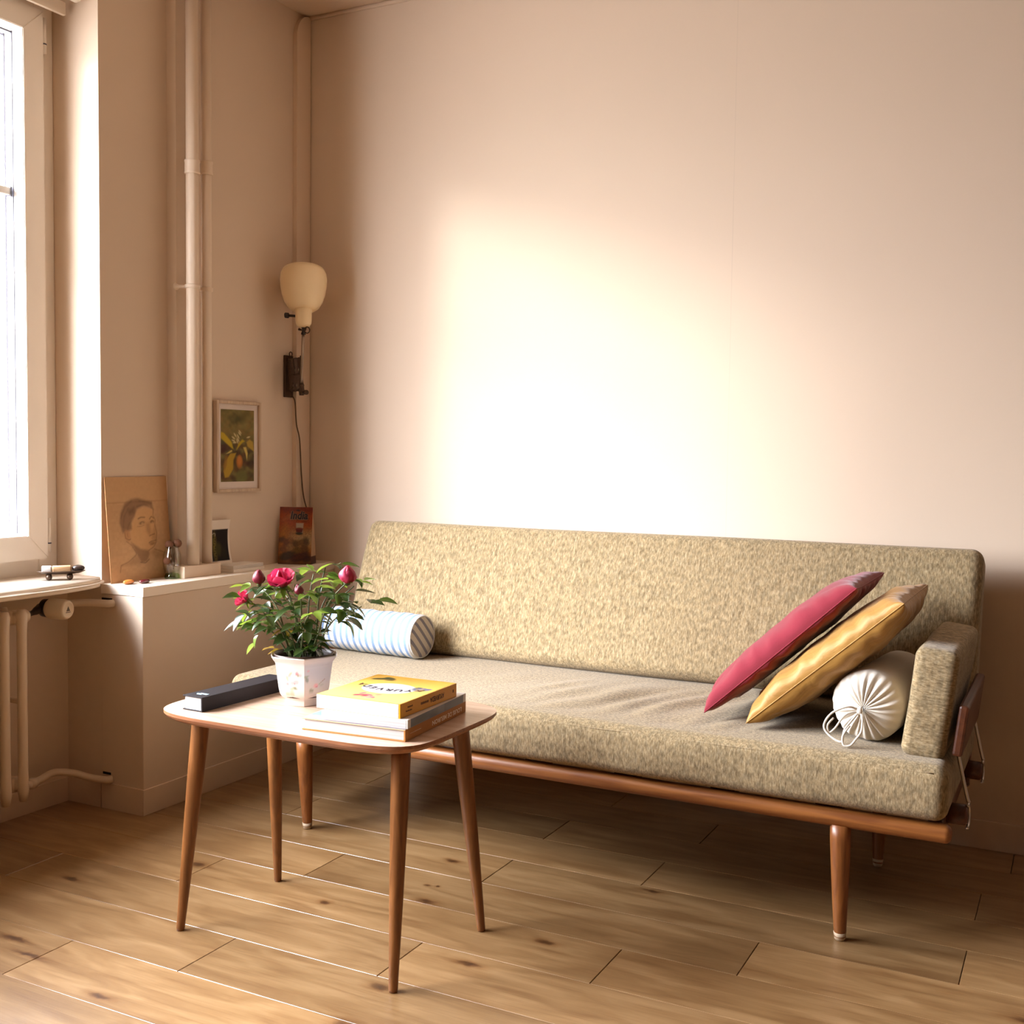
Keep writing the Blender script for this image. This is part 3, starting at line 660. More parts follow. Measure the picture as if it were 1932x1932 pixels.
for sgn in (1, -1):
    seg = 48; vs_ = [(sgn * 0.186, 0, 0)]; fs = []
    for j, (r, x) in enumerate(((0.03, 0.1855), (0.055, 0.184), (0.0655, 0.180))):
        for k in range(seg):
            a = 2 * math.pi * k / seg; vs_.append((sgn * x, r * math.cos(a), max(r * math.sin(a), -0.0680)))
    for k in range(seg):
        k2 = (k + 1) % seg; fs.append((0, 1 + k, 1 + k2) if sgn > 0 else (0, 1 + k2, 1 + k))
        for j in range(2):
            q = (1 + j * seg + k, 1 + (j + 1) * seg + k, 1 + (j + 1) * seg + k2, 1 + j * seg + k2); fs.append(q if sgn > 0 else q[::-1])
    new_obj('end_cap', mesh_data('end_cap', vs_, fs, M['ticking_end'], True), sb, None, (0.75, 0, 0))
    ring = [(sgn * 0.180, 0.0668 * math.cos(a), max(0.0668 * math.sin(a), -0.0682)) for a in np.linspace(0, 2 * math.pi, 48, endpoint=False)]
    tube('piping', ring, 0.0022, M['ticking'], sb, 6, True)

# ================================================================== coffee table
M['table_top'] = wood('walnut_table_top', (0.44, 0.29, 0.20), (0.58, 0.41, 0.30), 'X', 4.0, 18.0, 0.26, 0.7)
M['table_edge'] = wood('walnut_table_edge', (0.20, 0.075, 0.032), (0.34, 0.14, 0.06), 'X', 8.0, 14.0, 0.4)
M['table_leg'] = wood('oiled_table_leg', (0.13, 0.046, 0.011), (0.235, 0.090, 0.024), 'Z', 7.0, 12.0, 0.34)
TZ = 0.525; TC = Vector((-1.521, 2.070, 0))
table = thing('coffee_table', 'low wooden coffee table with rounded top and four tapered legs', 'table', TC)
def table_outline(sc=1.0):
    out = []; A, B_ = 0.353 * sc, 0.229 * sc
    # bulging sides with rounded corners
    n = 120
    for k in range(n):
        a = 2 * math.pi * k / n; c, s = math.cos(a), math.sin(a); e = 2 / 5.6
        out.append((A * abs(c) ** e * (1 if c >= 0 else -1), B_ * abs(s) ** e * (1 if s >= 0 else -1)))
    return out
def table_top():
    bm = bmesh.new(); rings = []
    for sc, z in ((1.0, TZ), (1.0, TZ - 0.007), (0.985, TZ - 0.013), (0.955, TZ - 0.019)):
        rings.append([bm.verts.new((x, y, z)) for x, y in table_outline(sc)])
    f = bm.faces.new(rings[0]); f.material_index = 0
    for r0, r1 in zip(rings[:-1], rings[1:]):
        for k in range(len(r0)):
            q = bm.faces.new((r0[k], r1[k], r1[(k + 1) % len(r0)], r0[(k + 1) % len(r0)])); q.material_index = 1
    q = bm.faces.new(rings[-1][::-1]); q.material_index = 1
    me = bm_data('table_top', bm, M['table_top']); me.materials.append(M['table_edge']); return me
new_obj('table_top', table_top(), table)
for fx, fy, tx, ty in ((-1.836, 1.906, -1.803, 1.955), (-1.829, 2.250, -1.790, 2.195), (-1.240, 1.893, -1.252, 1.950), (-1.222, 2.240, -1.250, 2.190)):
    fx, fy = fx + 0.004, fy + 0.008
    lg = tube('leg', [Vector((fx + (tx - fx) * t, fy + (ty - fy) * t, 0.504 * t)) - TC for t in (0, .012, .05, .35, .7, .95, 1)], [.0085, .0098, .0102, .0145, .0185, .0205, .0206], M['table_leg'], table, 24)

# ================================================================== flat print and lettering helpers
def lin(r, g, b): return tuple(((c / 255) / 12.92 if c / 255 <= 0.04045 else ((c / 255 + 0.055) / 1.055) ** 2.4) for c in (r, g, b))
class Canvas:
    def __init__(s, w, h, nu, nv, col):
        s.w, s.h = w, h; s.c = np.zeros((nv + 1, nu + 1, 3)); s.c[:] = col
        s.x, s.y = np.meshgrid(np.linspace(0, w, nu + 1), np.linspace(0, h, nv + 1)); s.px = w / nu
    def mix(s, a, col): a = np.clip(a, 0, 1)[..., None]; s.c = s.c * (1 - a) + np.array(col) * a
    def ell(s, cx, cy, rx, ry, col, rot=0.0, alpha=1.0, soft=1.0):
        dx, dy = s.x - cx, s.y - cy; c, n = math.cos(rot), math.sin(rot)
        u, v = (dx * c + dy * n) / rx, (-dx * n + dy * c) / ry
        d = (np.sqrt(u * u + v * v) - 1) * min(rx, ry); s.mix(np.clip(0.5 - d / (s.px * soft), 0, 1) * alpha, col)
    def poly(s, pts, col, alpha=1.0, soft=1.0):
        ins = np.zeros(s.x.shape, bool); dist = np.full(s.x.shape, 1e9); n = len(pts)
        for i in range(n):
            (x1, y1), (x2, y2) = pts[i], pts[(i + 1) % n]
            cond = ((y1 > s.y) != (y2 > s.y)); xi = (x2 - x1) * (s.y - y1) / ((y2 - y1) if abs(y2 - y1) > 1e-12 else 1e-12) + x1
            ins ^= cond & (s.x < xi); dist = np.minimum(dist, s._seg(x1, y1, x2, y2))
        sd = np.where(ins, dist, -dist); s.mix(np.clip(0.5 + sd / (s.px * soft), 0, 1) * alpha, col)
    def _seg(s, x1, y1, x2, y2):
        dx, dy = x2 - x1, y2 - y1; L2 = dx * dx + dy * dy + 1e-18
        t = np.clip(((s.x - x1) * dx + (s.y - y1) * dy) / L2, 0, 1); return np.hypot(s.x - x1 - t * dx, s.y - y1 - t * dy)
    def line(s, pts, wd, col, alpha=1.0, soft=1.0):
        d = np.full(s.x.shape, 1e9)
        for (x1, y1), (x2, y2) in zip(pts[:-1], pts[1:]): d = np.minimum(d, s._seg(x1, y1, x2, y2))
        s.mix(np.clip(0.5 + (wd / 2 - d) / (s.px * soft), 0, 1) * alpha, col)
    def speckle(s, amt, seed, cell=1):
        rng = np.random.RandomState(seed); h, w = s.c.shape[:2]; n = rng.rand(h // cell + 2, w // cell + 2)
        n = np.kron(n, np.ones((cell, cell)))[:h, :w]; s.c *= (1 + amt * (n - 0.5) * 2)[..., None]
    def band(s, f, col, alpha=1.0): s.mix(np.clip(f(s.x / s.w, s.y / s.h), 0, 1) * alpha, col)
def print_panel(name, cv, origin, U, V, mat, parent=None, bend=None):
    nv, nu = cv.c.shape[0] - 1, cv.c.shape[1] - 1; o, U, V = Vector(origin), Vector(U).normalized(), Vector(V).normalized(); Nn = U.cross(V)
    vs_ = []
    for j in range(nv + 1):
        for i in range(nu + 1):
            p = o + U * cv.x[j, i] + V * cv.y[j, i]
            if bend: p = p + Nn * bend(cv.x[j, i] / cv.w, cv.y[j, i] / cv.h)
            vs_.append(p)
    fs = [(j * (nu + 1) + i, j * (nu + 1) + i + 1, (j + 1) * (nu + 1) + i + 1, (j + 1) * (nu + 1) + i) for j in range(nv) for i in range(nu)]
    me = mesh_data(name, vs_, fs, mat, bend is not None)
    at = me.color_attributes.new('print', 'FLOAT_COLOR', 'POINT')
    a = np.ones(((nu + 1) * (nv + 1), 4)); a[:, :3] = np.clip(cv.c.reshape(-1, 3), 0, 1); at.data.foreach_set('color', a.ravel())
    return new_obj(name, me, parent)
def lettering(name, text, size, origin, U, V, mat, parent=None, shear=0.0, bold=0.0, width=None):
    cu = bpy.data.curves.new(name, 'FONT'); cu.body = text; cu.size = size; cu.shear = shear; cu.offset = bold; cu.align_x = 'CENTER'; cu.align_y = 'CENTER'; cu.resolution_u = 3
    ob = bpy.data.objects.new('tmp_text', cu); COL.objects.link(ob); bpy.context.view_layer.update()
    me = bpy.data.meshes.new_from_object(ob.evaluated_get(bpy.context.evaluated_depsgraph_get())); bpy.data.objects.remove(ob); bpy.data.curves.remove(cu)
    o, U, V = Vector(origin), Vector(U).normalized(), Vector(V).normalized(); k = 1.0
    if width and len(me.vertices):
        xs = [v.co.x for v in me.vertices]; k = width / max(1e-6, max(xs) - min(xs))
    for v in me.vertices: v.co = o + U * (v.co.x * k) + V * v.co.y
    me.name = name; me.materials.clear(); me.materials.append(mat); return new_obj(name, me, parent)
M['print_matt'] = vcol_mat('matt_print', 0.75, 0.2)
M['print_gloss'] = vcol_mat('glossy_print', 0.35, 0.5)
M['paper'] = plain('white_paper', (0.80, 0.76, 0.70), 0.8, noise_amt=0.02)
def page_mat(name, axis_scale):
    m, nt, b = mat_base(name); N = nt.nodes.new; L = nt.links.new
    tc = N('ShaderNodeTexCoord'); mp = N('ShaderNodeMapping'); mp.inputs['Scale'].default_value = axis_scale; L(tc.outputs['Object'], mp.inputs[0])
    n = N('ShaderNodeTexNoise'); n.inputs['Scale'].default_value = 1.0; n.inputs['Detail'].default_value = 2; L(mp.outputs[0], n.inputs['Vector'])
    r = N('ShaderNodeValToRGB'); r.color_ramp.elements[0].position = 0.3; r.color_ramp.elements[0].color = (0.42, 0.40, 0.38, 1); r.color_ramp.elements[1].position = 0.6; r.color_ramp.elements[1].color = (0.56, 0.55, 0.54, 1)
    L(n.outputs['Fac'], r.inputs[0]); L(r.outputs[0], b.inputs['Base Color']); b.inputs['Roughness'].default_value = 0.8; return m
M['pages'] = page_mat('book_pages', (3, 3, 1400))
X_, Y_, Z_ = Vector((1, 0, 0)), Vector((0, 1, 0)), Vector((0, 0, 1))

# ================================================================== heating pipes
def heating_pipe(label, x, y, r, z0, zc):
    p = thing('heating_pipe', label, 'pipe', (x, y, z0))
    tube('pipe_run', [(0, 0, 0), (0, 0, CEIL - z0)], r, M['pipe'], p, 24)
    prof = [(r + .0005, 0), (r + .004, .001), (r + .005, .005), (r + .0035, .009), (r + .0035, .036), (r + .005, .040), (r + .004, .045), (r + .0005, .046)]
    lathe('coupling', prof, M['pipe'], p, (0, 0, zc - z0), seg=24)
    cl = lathe('clamp', [(r + .0005, 0), (r + .004, .001), (r + .004, .012), (r + .0005, .013)], M['pipe'], p, (0, 0, 1.631 - z0), seg=24)
    return p, cl
M['pipe'] = plain('cream_pipe_paint', (0.70, 0.57, 0.44), 0.38, noise_amt=0.04, nscale=8)
hp, cl1 = heating_pipe('thicker cream heating pipe, left one of the pair', -2.590, 2.770, 0.0202, 0.7352, 1.995)
tube('clamp_bracket', smooth_path([(-0.016, -0.008, 0.0065), (-0.035, -0.018, 0.0065), (-0.053, -0.0195, 0.0065)], 4), [.006, .006, .006, .006, .0055, .006, .008, .011, .013], M['pipe'], cl1, 10)
heating_pipe('thinner cream heating pipe, right one of the pair', -2.597, 2.842, 0.0168, 0.7352, 2.008)
blk = thing('pipe_casing', 'cream box casing on the ledge around the feet of the pipes', 'casing', (-2.60, 2.79, 0.6972))
box('casing_body', (-0.035, -0.085, 0), (0.034, 0.085, 0.0378), M['trim'], blk, 0.0015)

# ================================================================== ledge things
# portrait drawing on brown board, leaning on the pillar
PB = Vector((-2.648, 2.478, 0.6975)); PTx = -2.6755
pv = Vector((PTx - PB.x, 0.0, 0.3265)); ph = pv.length
cv = Canvas(0.258, ph, 86, 118, lin(184, 146, 106))
def pp(x, y): return ((x - 150) / 940 * 0.258, (1 - (y - 150) / 1560) * ph)
INK, MID, HI = lin(92, 68, 52), lin(140, 104, 72), lin(205, 165, 118)
cv.speckle(0.05, 3, 3)
cv.band(lambda u, v: (v > 0.765) * 1.0, lin(192, 154, 112), 0.45)
cv.line([pp(130, 530), pp(1090, 525)], 0.0014, lin(130, 88, 52), 0.7)
cv.band(lambda u, v: np.maximum(0, (u - 0.86) / 0.14), lin(150, 104, 62), 0.5)
cv.poly([pp(*q) for q in ((490, 960), (560, 700), (640, 610), (850, 640), (845, 740), (872, 820), (862, 900), (884, 1010), (872, 1090), (862, 1160), (820, 1225), (740, 1275), (620, 1240), (490, 1140))], lin(196, 150, 100), 0.55, 3)
cv.poly([pp(*q) for q in ((325, 830), (350, 680), (420, 540), (520, 485), (620, 470), (740, 508), (838, 535), (852, 655), (800, 605), (690, 595), (600, 640), (560, 740), (500, 830), (505, 930), (430, 975), (365, 985))], lin(112, 82, 62), 0.72, 3)
cv.poly([pp(*q) for q in ((460, 660), (560, 600), (560, 690), (480, 720))], INK, 0.5, 4)
for q in (((350, 760), (420, 600), (520, 520)), ((380, 900), (400, 740), (470, 620)), ((600, 600), (720, 575), (840, 640)), ((640, 520), (740, 540), (830, 560)), ((430, 950), (470, 850), (500, 820))):
    cv.line([pp(*a) for a in q], 0.003, INK, 0.45, 2)
cv.poly([pp(*q) for q in ((720, 860), (780, 850), (800, 1000), (770, 1060), (720, 980))], MID, 0.55, 4)
cv.poly([pp(*q) for q in ((860, 900), (880, 1010), (868, 1150), (800, 1100), (820, 980))], MID, 0.45, 4)
cv.line([pp(*q) for q in ((610, 785), (650, 765), (710, 770))], 0.0034, INK, 0.85, 1.5); cv.line([pp(*q) for q in ((785, 800), (815, 762), (850, 790))], 0.0030, INK, 0.85, 1.5)
cv.ell(*pp(662, 852), 0.0115, 0.0050, INK, 0.15, 0.75, 1.5); cv.ell(*pp(668, 862), 0.0050, 0.0042, HI, 0, 0.5)
cv.ell(*pp(822, 842), 0.0085, 0.0055, INK, 0.0, 0.75, 1.5); cv.ell(*pp(826, 856), 0.0035, 0.0030, HI, 0, 0.5)
cv.line([pp(*q) for q in ((590, 900), (640, 905), (700, 885))], 0.002, INK, 0.5)
cv.line([pp(*q) for q in ((852, 650), (842, 745), (872, 820), (860, 905), (884, 1015), (872, 1090), (862, 1165), (820, 1228), (742, 1276))], 0.0022, INK, 0.7, 1.2)
cv.line([pp(*q) for q in ((770, 1055), (810, 1040), (850, 1030))], 0.0032, INK, 0.65)
cv.line([pp(*q) for q in ((752, 1160), (790, 1140), (860, 1130))], 0.0030, INK, 0.7); cv.ell(*pp(806, 1172), 0.013, 0.0045, MID, 0.1, 0.8); cv.line([pp(*q) for q in ((775, 1200), (820, 1190))], 0.002, INK, 0.5)
cv.ell(*pp(432, 1030), 0.0125, 0.0190, lin(176, 130, 88), 0.25, 0.8, 2)
cv.line([pp(*q) for q in ((395, 980), (400, 1060), (450, 1095), (480, 1080))], 0.002, INK, 0.7); cv.line([pp(*q) for q in ((430, 990), (440, 1050))], 0.002, INK, 0.5)
cv.poly([pp(*q) for q in ((480, 1130), (620, 1240), (745, 1275), (750, 1330), (700, 1440), (620, 1450), (560, 1330))], lin(118, 86, 62), 0.7, 3)
cv.line([pp(*q) for q in ((410, 1110), (480, 1170), (550, 1300), (540, 1330), (420, 1420), (310, 1460), (290, 1560))], 0.0022, INK, 0.65, 1.2)
cv.poly([pp(*q) for q in ((540, 1320), (430, 1420), (300, 1470), (600, 1470), (600, 1400))], MID, 0.45, 4)
cv.line([pp(*q) for q in ((830, 1262), (930, 1300), (1035, 1352))], 0.0022, INK, 0.7); cv.poly([pp(*q) for q in ((835, 1265), (1035, 1352), (900, 1410), (840, 1400), (760, 1300))], MID, 0.4, 4)
cv.line([pp(*q) for q in ((600, 1440), (680, 1460), (740, 1410))], 0.0026, INK, 0.7)
pt = thing('portrait_drawing', 'brown board with a pencil portrait head leaning on the ledge', 'drawing', PB)
Vv = pv.normalized(); Nn = Y_.cross(Vv)
bm = bmesh.new(); add_box(bm, (0, 0, -0.0022), (0.258, ph, 0.0), 0.0004)
me = bm_data('board', bm, plain('brown_board', lin(150, 104, 64), 0.8))
bo = new_obj('board', me, pt); bo.rotation_mode = 'QUATERNION'; bo.rotation_quaternion = Matrix((Y_, Vv, Nn)).transposed().to_quaternion()
print_panel('pencil_drawing', cv, Nn * 0.0004, Y_, Vv, M['print_matt'], pt)

# two polished stones
M['amber'] = plain('amber_stone', (0.50, 0.17, 0.035), 0.12, noise_amt=0.35, nscale=70, coat=0.6)
M['maroon'] = plain('maroon_stone', (0.085, 0.008, 0.012), 0.10, noise_amt=0.25, nscale=60, coat=0.6)
def stone(label, loc, a, b_, c, mat, rz):
    bm = bmesh.new(); bmesh.ops.create_icosphere(bm, subdivisions=4, radius=1.0)
    for v in bm.verts:
        p = v.co.copy(); k = 1 + 0.10 * nz(p.x * 1.3 + loc[1] * 9, p.y * 1.3, p.z * 1.3); e = 0.75
        v.co = Vector((p.x * a * k, p.y * b_ * k, (abs(p.z) ** e) * (1 if p.z > 0 else -1) * c))
    return tag(new_obj('polished_stone', bm_data('polished_stone', bm, mat, True), None, (loc[0], loc[1], 0.6972 + c * 0.98), (0, 0, rz)), label, 'stone')
stone('amber orange polished stone in front of the portrait', (-2.602, 2.503), 0.013, 0.022, 0.0075, M['amber'], 0.15)
stone('dark maroon polished stone in front of the portrait', (-2.578, 2.545), 0.011, 0.020, 0.0068, M['maroon'], 0.1)

# glass vase with brown balls
def clear_glass(name, col, rough=0.0):
    m, nt, b = mat_base(name); b.inputs['Base Color'].default_value = (*col, 1); b.inputs['Roughness'].default_value = rough
    b.inputs['Transmission Weight'].default_value = 1.0; b.inputs['IOR'].default_value = 1.45; return m
M['clear'] = glass_mat('clear_vase_glass', (0.93, 0.92, 0.88), 0.10)
M['green_glass'] = glass_mat('green_vase_glass', (0.50, 0.66, 0.30), 0.12)
M['brown_ball'] = plain('brown_seed_ball', (0.115, 0.040, 0.014), 0.75, noise_amt=0.3, nscale=90, bump=0.6, bscale=160)
va = thing('glass_vase', 'small clear glass vase with green base and brown seed balls', 'vase', (-2.605, 2.690, 0.6972))
lathe('vase_body', [(0.0185, 0.012), (0.024, 0.022), (0.0285, 0.040), (0.0295, 0.058), (0.0275, 0.078), (0.0225, 0.094), (0.0195, 0.101), (0.0205, 0.104), (0.0180, 0.101), (0.0208, 0.093), (0.0258, 0.077), (0.0278, 0.058), (0.0268, 0.041), (0.0215, 0.024), (0.0, 0.018)], M['clear'], va, seg=32)
lathe('vase_base', [(0, 0), (0.022, 0.0), (0.0235, 0.004), (0.022, 0.011), (0.0195, 0.016), (0.010, 0.0178), (0.0, 0.0175)], M['green_glass'], va, seg=32)
for (dx, dy, dz, r) in ((-0.004, -0.008, 0.109, 0.0135), (0.008, 0.016, 0.112, 0.0140), (0.004, -0.026, 0.058, 0.0120)):
    bm = bmesh.new(); bmesh.ops.create_icosphere(bm, subdivisions=3, radius=r)
    for v in bm.verts: v.co *= 1 + 0.10 * nz(v.co.x * 300, v.co.y * 300, v.co.z * 300)
    new_obj('seed_ball', bm_data('seed_ball', bm, M['brown_ball'], True), va, (dx, dy, dz))
tube('stalk', smooth_path([(0.004, -0.026, 0.068), (0.003, -0.020, 0.092), (0.0, -0.010, 0.104), (0.001, -0.004, 0.075), (0.002, 0.004, 0.03)], 6), 0.0012, M['brown_ball'], va, 6)

# curled white card with a dark photo, standing on the white notepads
pad = thing('notepad_stack', 'small stack of white notepads lying on the ledge beside the pipe casing', 'notepad', (-2.588, 2.995, 0.6972))
box('pad', (-0.046, -0.078, 0), (0.040, 0.082, 0.0108), M['paper'], pad, 0.001)
box('pad', (-0.048, -0.076, 0.0112), (0.038, 0.078, 0.0230), M['paper'], pad, 0.001)
for k in range(4): tube('page_edge', [(0.0384, -0.075, 0.0132 + k * .0024), (0.0384, 0.077, 0.0132 + k * .0024)], 0.0003, plain('page_edge_grey', (0.5, 0.45, 0.4), 0.8), pad, 4)
cv = Canvas(0.092, 0.152, 46, 76, lin(216, 204, 190))
cv.poly([(0.002, 0.012), (0.084, 0.012), (0.084, 0.120), (0.002, 0.120)], lin(28, 20, 16))
for (x, w_, h0, h1, c) in ((0.018, 0.007, 0.022, 0.095, lin(120, 104, 40)), (0.034, 0.016, 0.030, 0.075, lin(58, 56, 22)), (0.058, 0.012, 0.02, 0.06, lin(36, 30, 16))):
    cv.ell(x, (h0 + h1) / 2, w_, (h1 - h0) / 2, c, 0, 0.9, 6)
for k in range(9): cv.ell(0.018 + 0.004 * math.sin(k * 2.1), 0.026 + k * 0.0085, 0.003, 0.0025, lin(22, 18, 8), 0, 0.8)
cv.line([(0.010, 0.104), (0.016, 0.108), (0.023, 0.105), (0.022, 0.098)], 0.0016, lin(190, 176, 150), 0.8)
card = thing('photo_card', 'curled white card with a dark photo standing behind the thinner pipe', 'card', (-2.620, 2.893, 0.7206))
def cardbend(u, v): return 0.010 * (v - 0.45) ** 2 * 4 * (0.3 + 0.7 * u) - 0.013 * v
cd = print_panel('photo_print', cv, (0, 0, 0), Y_, Z_, M['print_matt'], card, cardbend)
so = cd.modifiers.new('thickness', 'SOLIDIFY'); so.thickness = 0.0006; so.offset = -1

# tea packet
pk_r = Vector((0.94, 0.342, 0)).normalized(); pk_n = Vector((0.342, -0.94, 0)).normalized()
FL = Vector((-2.618, 3.236, 0.6975)); W_, H_, D_ = 0.124, 0.208, 0.066
pk = thing('tea_packet', 'orange foil packet printed India standing in the corner of the ledge', 'packet', FL)
cv = Canvas(W_, H_, 62, 104, lin(196, 120, 44))
cv.band(lambda u, v: np.clip((v - 0.52) / 0.2, 0, 1), lin(196, 84, 22)); cv.band(lambda u, v: np.clip((v - 0.86) / 0.08, 0, 1), lin(150, 52, 16))
cv.band(lambda u, v: np.clip(1 - abs(v - 0.45) / 0.22, 0, 1) * np.clip((u - 0.15) / 0.5, 0, 1), lin(214, 180, 128), 0.85)
cv.ell(0.040, 0.175, 0.03, 0.006, lin(220, 130, 70), 0.5, 0.6, 5); cv.ell(0.025, 0.120, 0.014, 0.028, lin(210, 130, 30), 0.0, 0.7, 8)
for (x, y, rx, ry, c, a) in ((.010, .088, .016, .010, (70, 44, 26), .8), (.030, .078, .013, .014, (120, 66, 34), .8), (.050, .082, .010, .016, (158, 104, 50), .8), (.066, .074, .012, .014, (92, 70, 34), .8), (.086, .080, .014, .012, (130, 92, 44), .8), (.104, .084, .010, .016, (70, 52, 30), .8),
                             (.020, .056, .02, .012, (150, 96, 56), .8), (.045, .058, .014, .016, (186, 140, 84), .7), (.072, .050, .016, .014, (112, 92, 38), .8), (.100, .054, .014, .02, (96, 66, 32), .8), (.034, .030, .034, .016, (52, 44, 22), .9), (.082, .026, .04, .016, (70, 26, 20), .9), (.112, .02, .02, .012, (60, 16, 16), .9)):
    cv.ell(x, y, rx, ry, lin(*c), 0.3, a, 4)
cv.speckle(0.22, 8, 2)
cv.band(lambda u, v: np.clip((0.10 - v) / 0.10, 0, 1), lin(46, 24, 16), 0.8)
cv.poly([(.066, .112), (.090, .112), (.092, .150), (.064, .150)], lin(226, 208, 180), 0.9)
cv.poly([(.066, .116), (.088, .116), (.091, .130), (.063, .130)], lin(120, 38, 26)); cv.ell(.077, .112, .014, .005, lin(66, 62, 40)); cv.ell(.077, .130, .014, .0035, lin(160, 70, 50))
cv.ell(.070, .196, .008, .0035, lin(50, 34, 40)); cv.line([(.01, .187), (.115, .183)], .0008, lin(120, 40, 14), .6)
cv.line([(.044, .162), (.108, .164)], .0012, lin(40, 26, 22), .7); cv.line([(.086, .154), (.106, .1545)], .0022, lin(90, 50, 30), .7)
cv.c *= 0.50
def pkbend(u, v): return 0.006 * math.sin(math.pi * u) * (0.4 + 0.6 * (1 - v)) - 0.024 * v
print_panel('packet_front', cv, (0, 0, 0), pk_r, Z_, M['print_gloss'], pk, pkbend)
top_n = -pk_n * 0.024
A, B_ = Vector((0, 0, 0)), pk_r * W_; C_, Dd = B_ - pk_n * D_, -pk_n * D_
T0, T1 = Vector((0, 0, H_)) - pk_n * 0.024, pk_r * W_ + Vector((0, 0, H_)) - pk_n * 0.024
M['foil_side'] = plain('cream_foil_side', lin(176, 142, 108), 0.4, noise_amt=0.05)
M['foil_dark'] = plain('maroon_foil', lin(50, 14, 12), 0.4, noise_amt=0.1)
vv = [A, B_, C_, Dd, T0, T1]
new_obj('packet_back', mesh_data('packet_back', vv, [(3, 2, 5, 4), (0, 3, 2, 1), (0, 4, 3)], M['foil_side']), pk)
mid = 0.14
new_obj('side_gusset', mesh_data('side_gusset', [B_ + (T1 - B_) * mid, C_ + (T1 - C_) * mid, T1], [(0, 1, 2)], M['foil_side']), pk)
new_obj('gusset_foot', mesh_data('gusset_foot', [B_, C_, C_ + (T1 - C_) * mid, B_ + (T1 - B_) * mid], [(0, 1, 2, 3)], M['foil_dark']), pk)
M['ink_dark'] = plain('dark_ink', lin(34, 24, 30), 0.5); M['ink_brown'] = plain('brown_ink', lin(84, 52, 26), 0.6); M['ink_white'] = plain('pale_ink', lin(236, 224, 204), 0.6); M['ink_blue'] = plain('pale_blue_ink', lin(150, 190, 205), 0.5)
lettering('letter_outline', 'India', 0.040, pk_r * 0.0745 + Z_ * 0.1762 + pk_n * -0.0132, pk_r, (Z_ - pk_n * 0.11), plain('pale_letter_edge', lin(150, 112, 84), 0.6), pk, 0.18, 0.0028, 0.070)
lettering('lettering', 'India', 0.040, pk_r * 0.0750 + Z_ * 0.1770 + pk_n * -0.0124, pk_r, (Z_ - pk_n * 0.11), M['ink_dark'], pk, 0.18, 0.0012, 0.066)

# ================================================================== framed painting on the left wall
PY0_, PY1_, PZ0_, PZ1_ = 2.918, 3.147, 0.966, 1.281
fr = thing('framed_painting', 'small framed painting of yellow flowers and leaves on the left wall', 'painting', (XL, (PY0_ + PY1_) / 2, (PZ0_ + PZ1_) / 2))
fw_, fh_ = (PY1_ - PY0_) / 2, (PZ1_ - PZ0_) / 2
M['frame_wood'] = wood('pale_frame', (0.42, 0.30, 0.20), (0.56, 0.42, 0.29), 'Z', 10, 10, 0.45)
for lo, hi in (((0.001, -fw_, -fh_), (0.020, -fw_ + 0.011, fh_)), ((0.001, fw_ - 0.011, -fh_), (0.020, fw_, fh_)), ((0.001, -fw_ + 0.011, -fh_), (0.020, fw_ - 0.011, -fh_ + 0.011)), ((0.001, -fw_ + 0.011, fh_ - 0.011), (0.020, fw_ - 0.011, fh_))):
    box('frame_bar', lo, hi, M['frame_wood'], fr, 0.002)
box('mat_board', (0.004, -fw_ + 0.010, -fh_ + 0.010), (0.011, fw_ - 0.010, fh_ - 0.010), plain('pale_mat_board', (0.62, 0.53, 0.47), 0.8), fr)
pw_, ph_ = 0.171, 0.249
cv = Canvas(pw_, ph_, 72, 106, lin(112, 100, 58))
def q_(x, y): return ((x - 105) / 710 * pw_, (1 - (y - 190) / 1535) * ph_)
rng = random.Random(5)
for k in range(150):
    y = rng.uniform(190, 900); cv.ell(*q_(rng.uniform(105, 815), y), rng.uniform(.006, .018), rng.uniform(.003, .009), lin(*rng.choice([(104, 92, 52), (88, 78, 44), (126, 112, 66), (120, 100, 52), (76, 70, 40), (132, 104, 60)])), rng.uniform(-1, 1), 0.55, 4)
for k in range(120):
    y = rng.uniform(900, 1725); cv.ell(*q_(rng.uniform(105, 815), y), rng.uniform(.006, .02), rng.uniform(.004, .010), lin(*rng.choice([(74, 54, 34), (58, 46, 34), (92, 66, 36), (66, 62, 46), (84, 50, 36)])), rng.uniform(-1, 1), 0.6, 4)
cv.ell(*q_(470, 380), .035, .014, lin(58, 58, 32), 0, .7, 8)
YL, YL2 = lin(176, 150, 40), lin(196, 172, 92)
cv.poly([q_(*p) for p in ((105, 670), (170, 690), (330, 880), (370, 1030), (310, 1000), (190, 880), (105, 800))], YL, .95, 2)
cv.poly([q_(*p) for p in ((430, 1050), (480, 900), (560, 820), (615, 860), (560, 890), (500, 960))], YL, .95, 2)
cv.poly([q_(*p) for p in ((650, 880), (720, 820), (790, 870), (815, 1080), (760, 1040), (670, 960))], lin(170, 140, 60), .9, 2)
cv.poly([q_(*p) for p in ((215, 1130), (330, 1050), (345, 1075), (270, 1120))], YL2, .9, 1.5)
cv.poly([q_(*p) for p in ((580, 990), (640, 985), (675, 1120), (660, 1265), (630, 1130))], YL2, .9, 1.5)
cv.poly([q_(*p) for p in ((300, 1130), (430, 1110), (370, 1260), (360, 1460), (270, 1620), (190, 1640), (160, 1500), (190, 1300))], lin(164, 132, 44), .95, 2)
cv.poly([q_(*p) for p in ((200, 1180), (250, 1160), (220, 1400), (180, 1500), (150, 1400))], lin(134, 98, 44), .8, 3)
cv.ell(*q_(500, 1300), .016, .022, lin(160, 98, 44), 0, .9, 3); cv.ell(*q_(500, 1270), .010, .016, lin(184, 116, 56), 0, .8, 3)
cv.poly([q_(*p) for p in ((105, 940), (200, 910), (320, 1000), (280, 1060), (105, 1130))], lin(70, 44, 36), .8, 3)
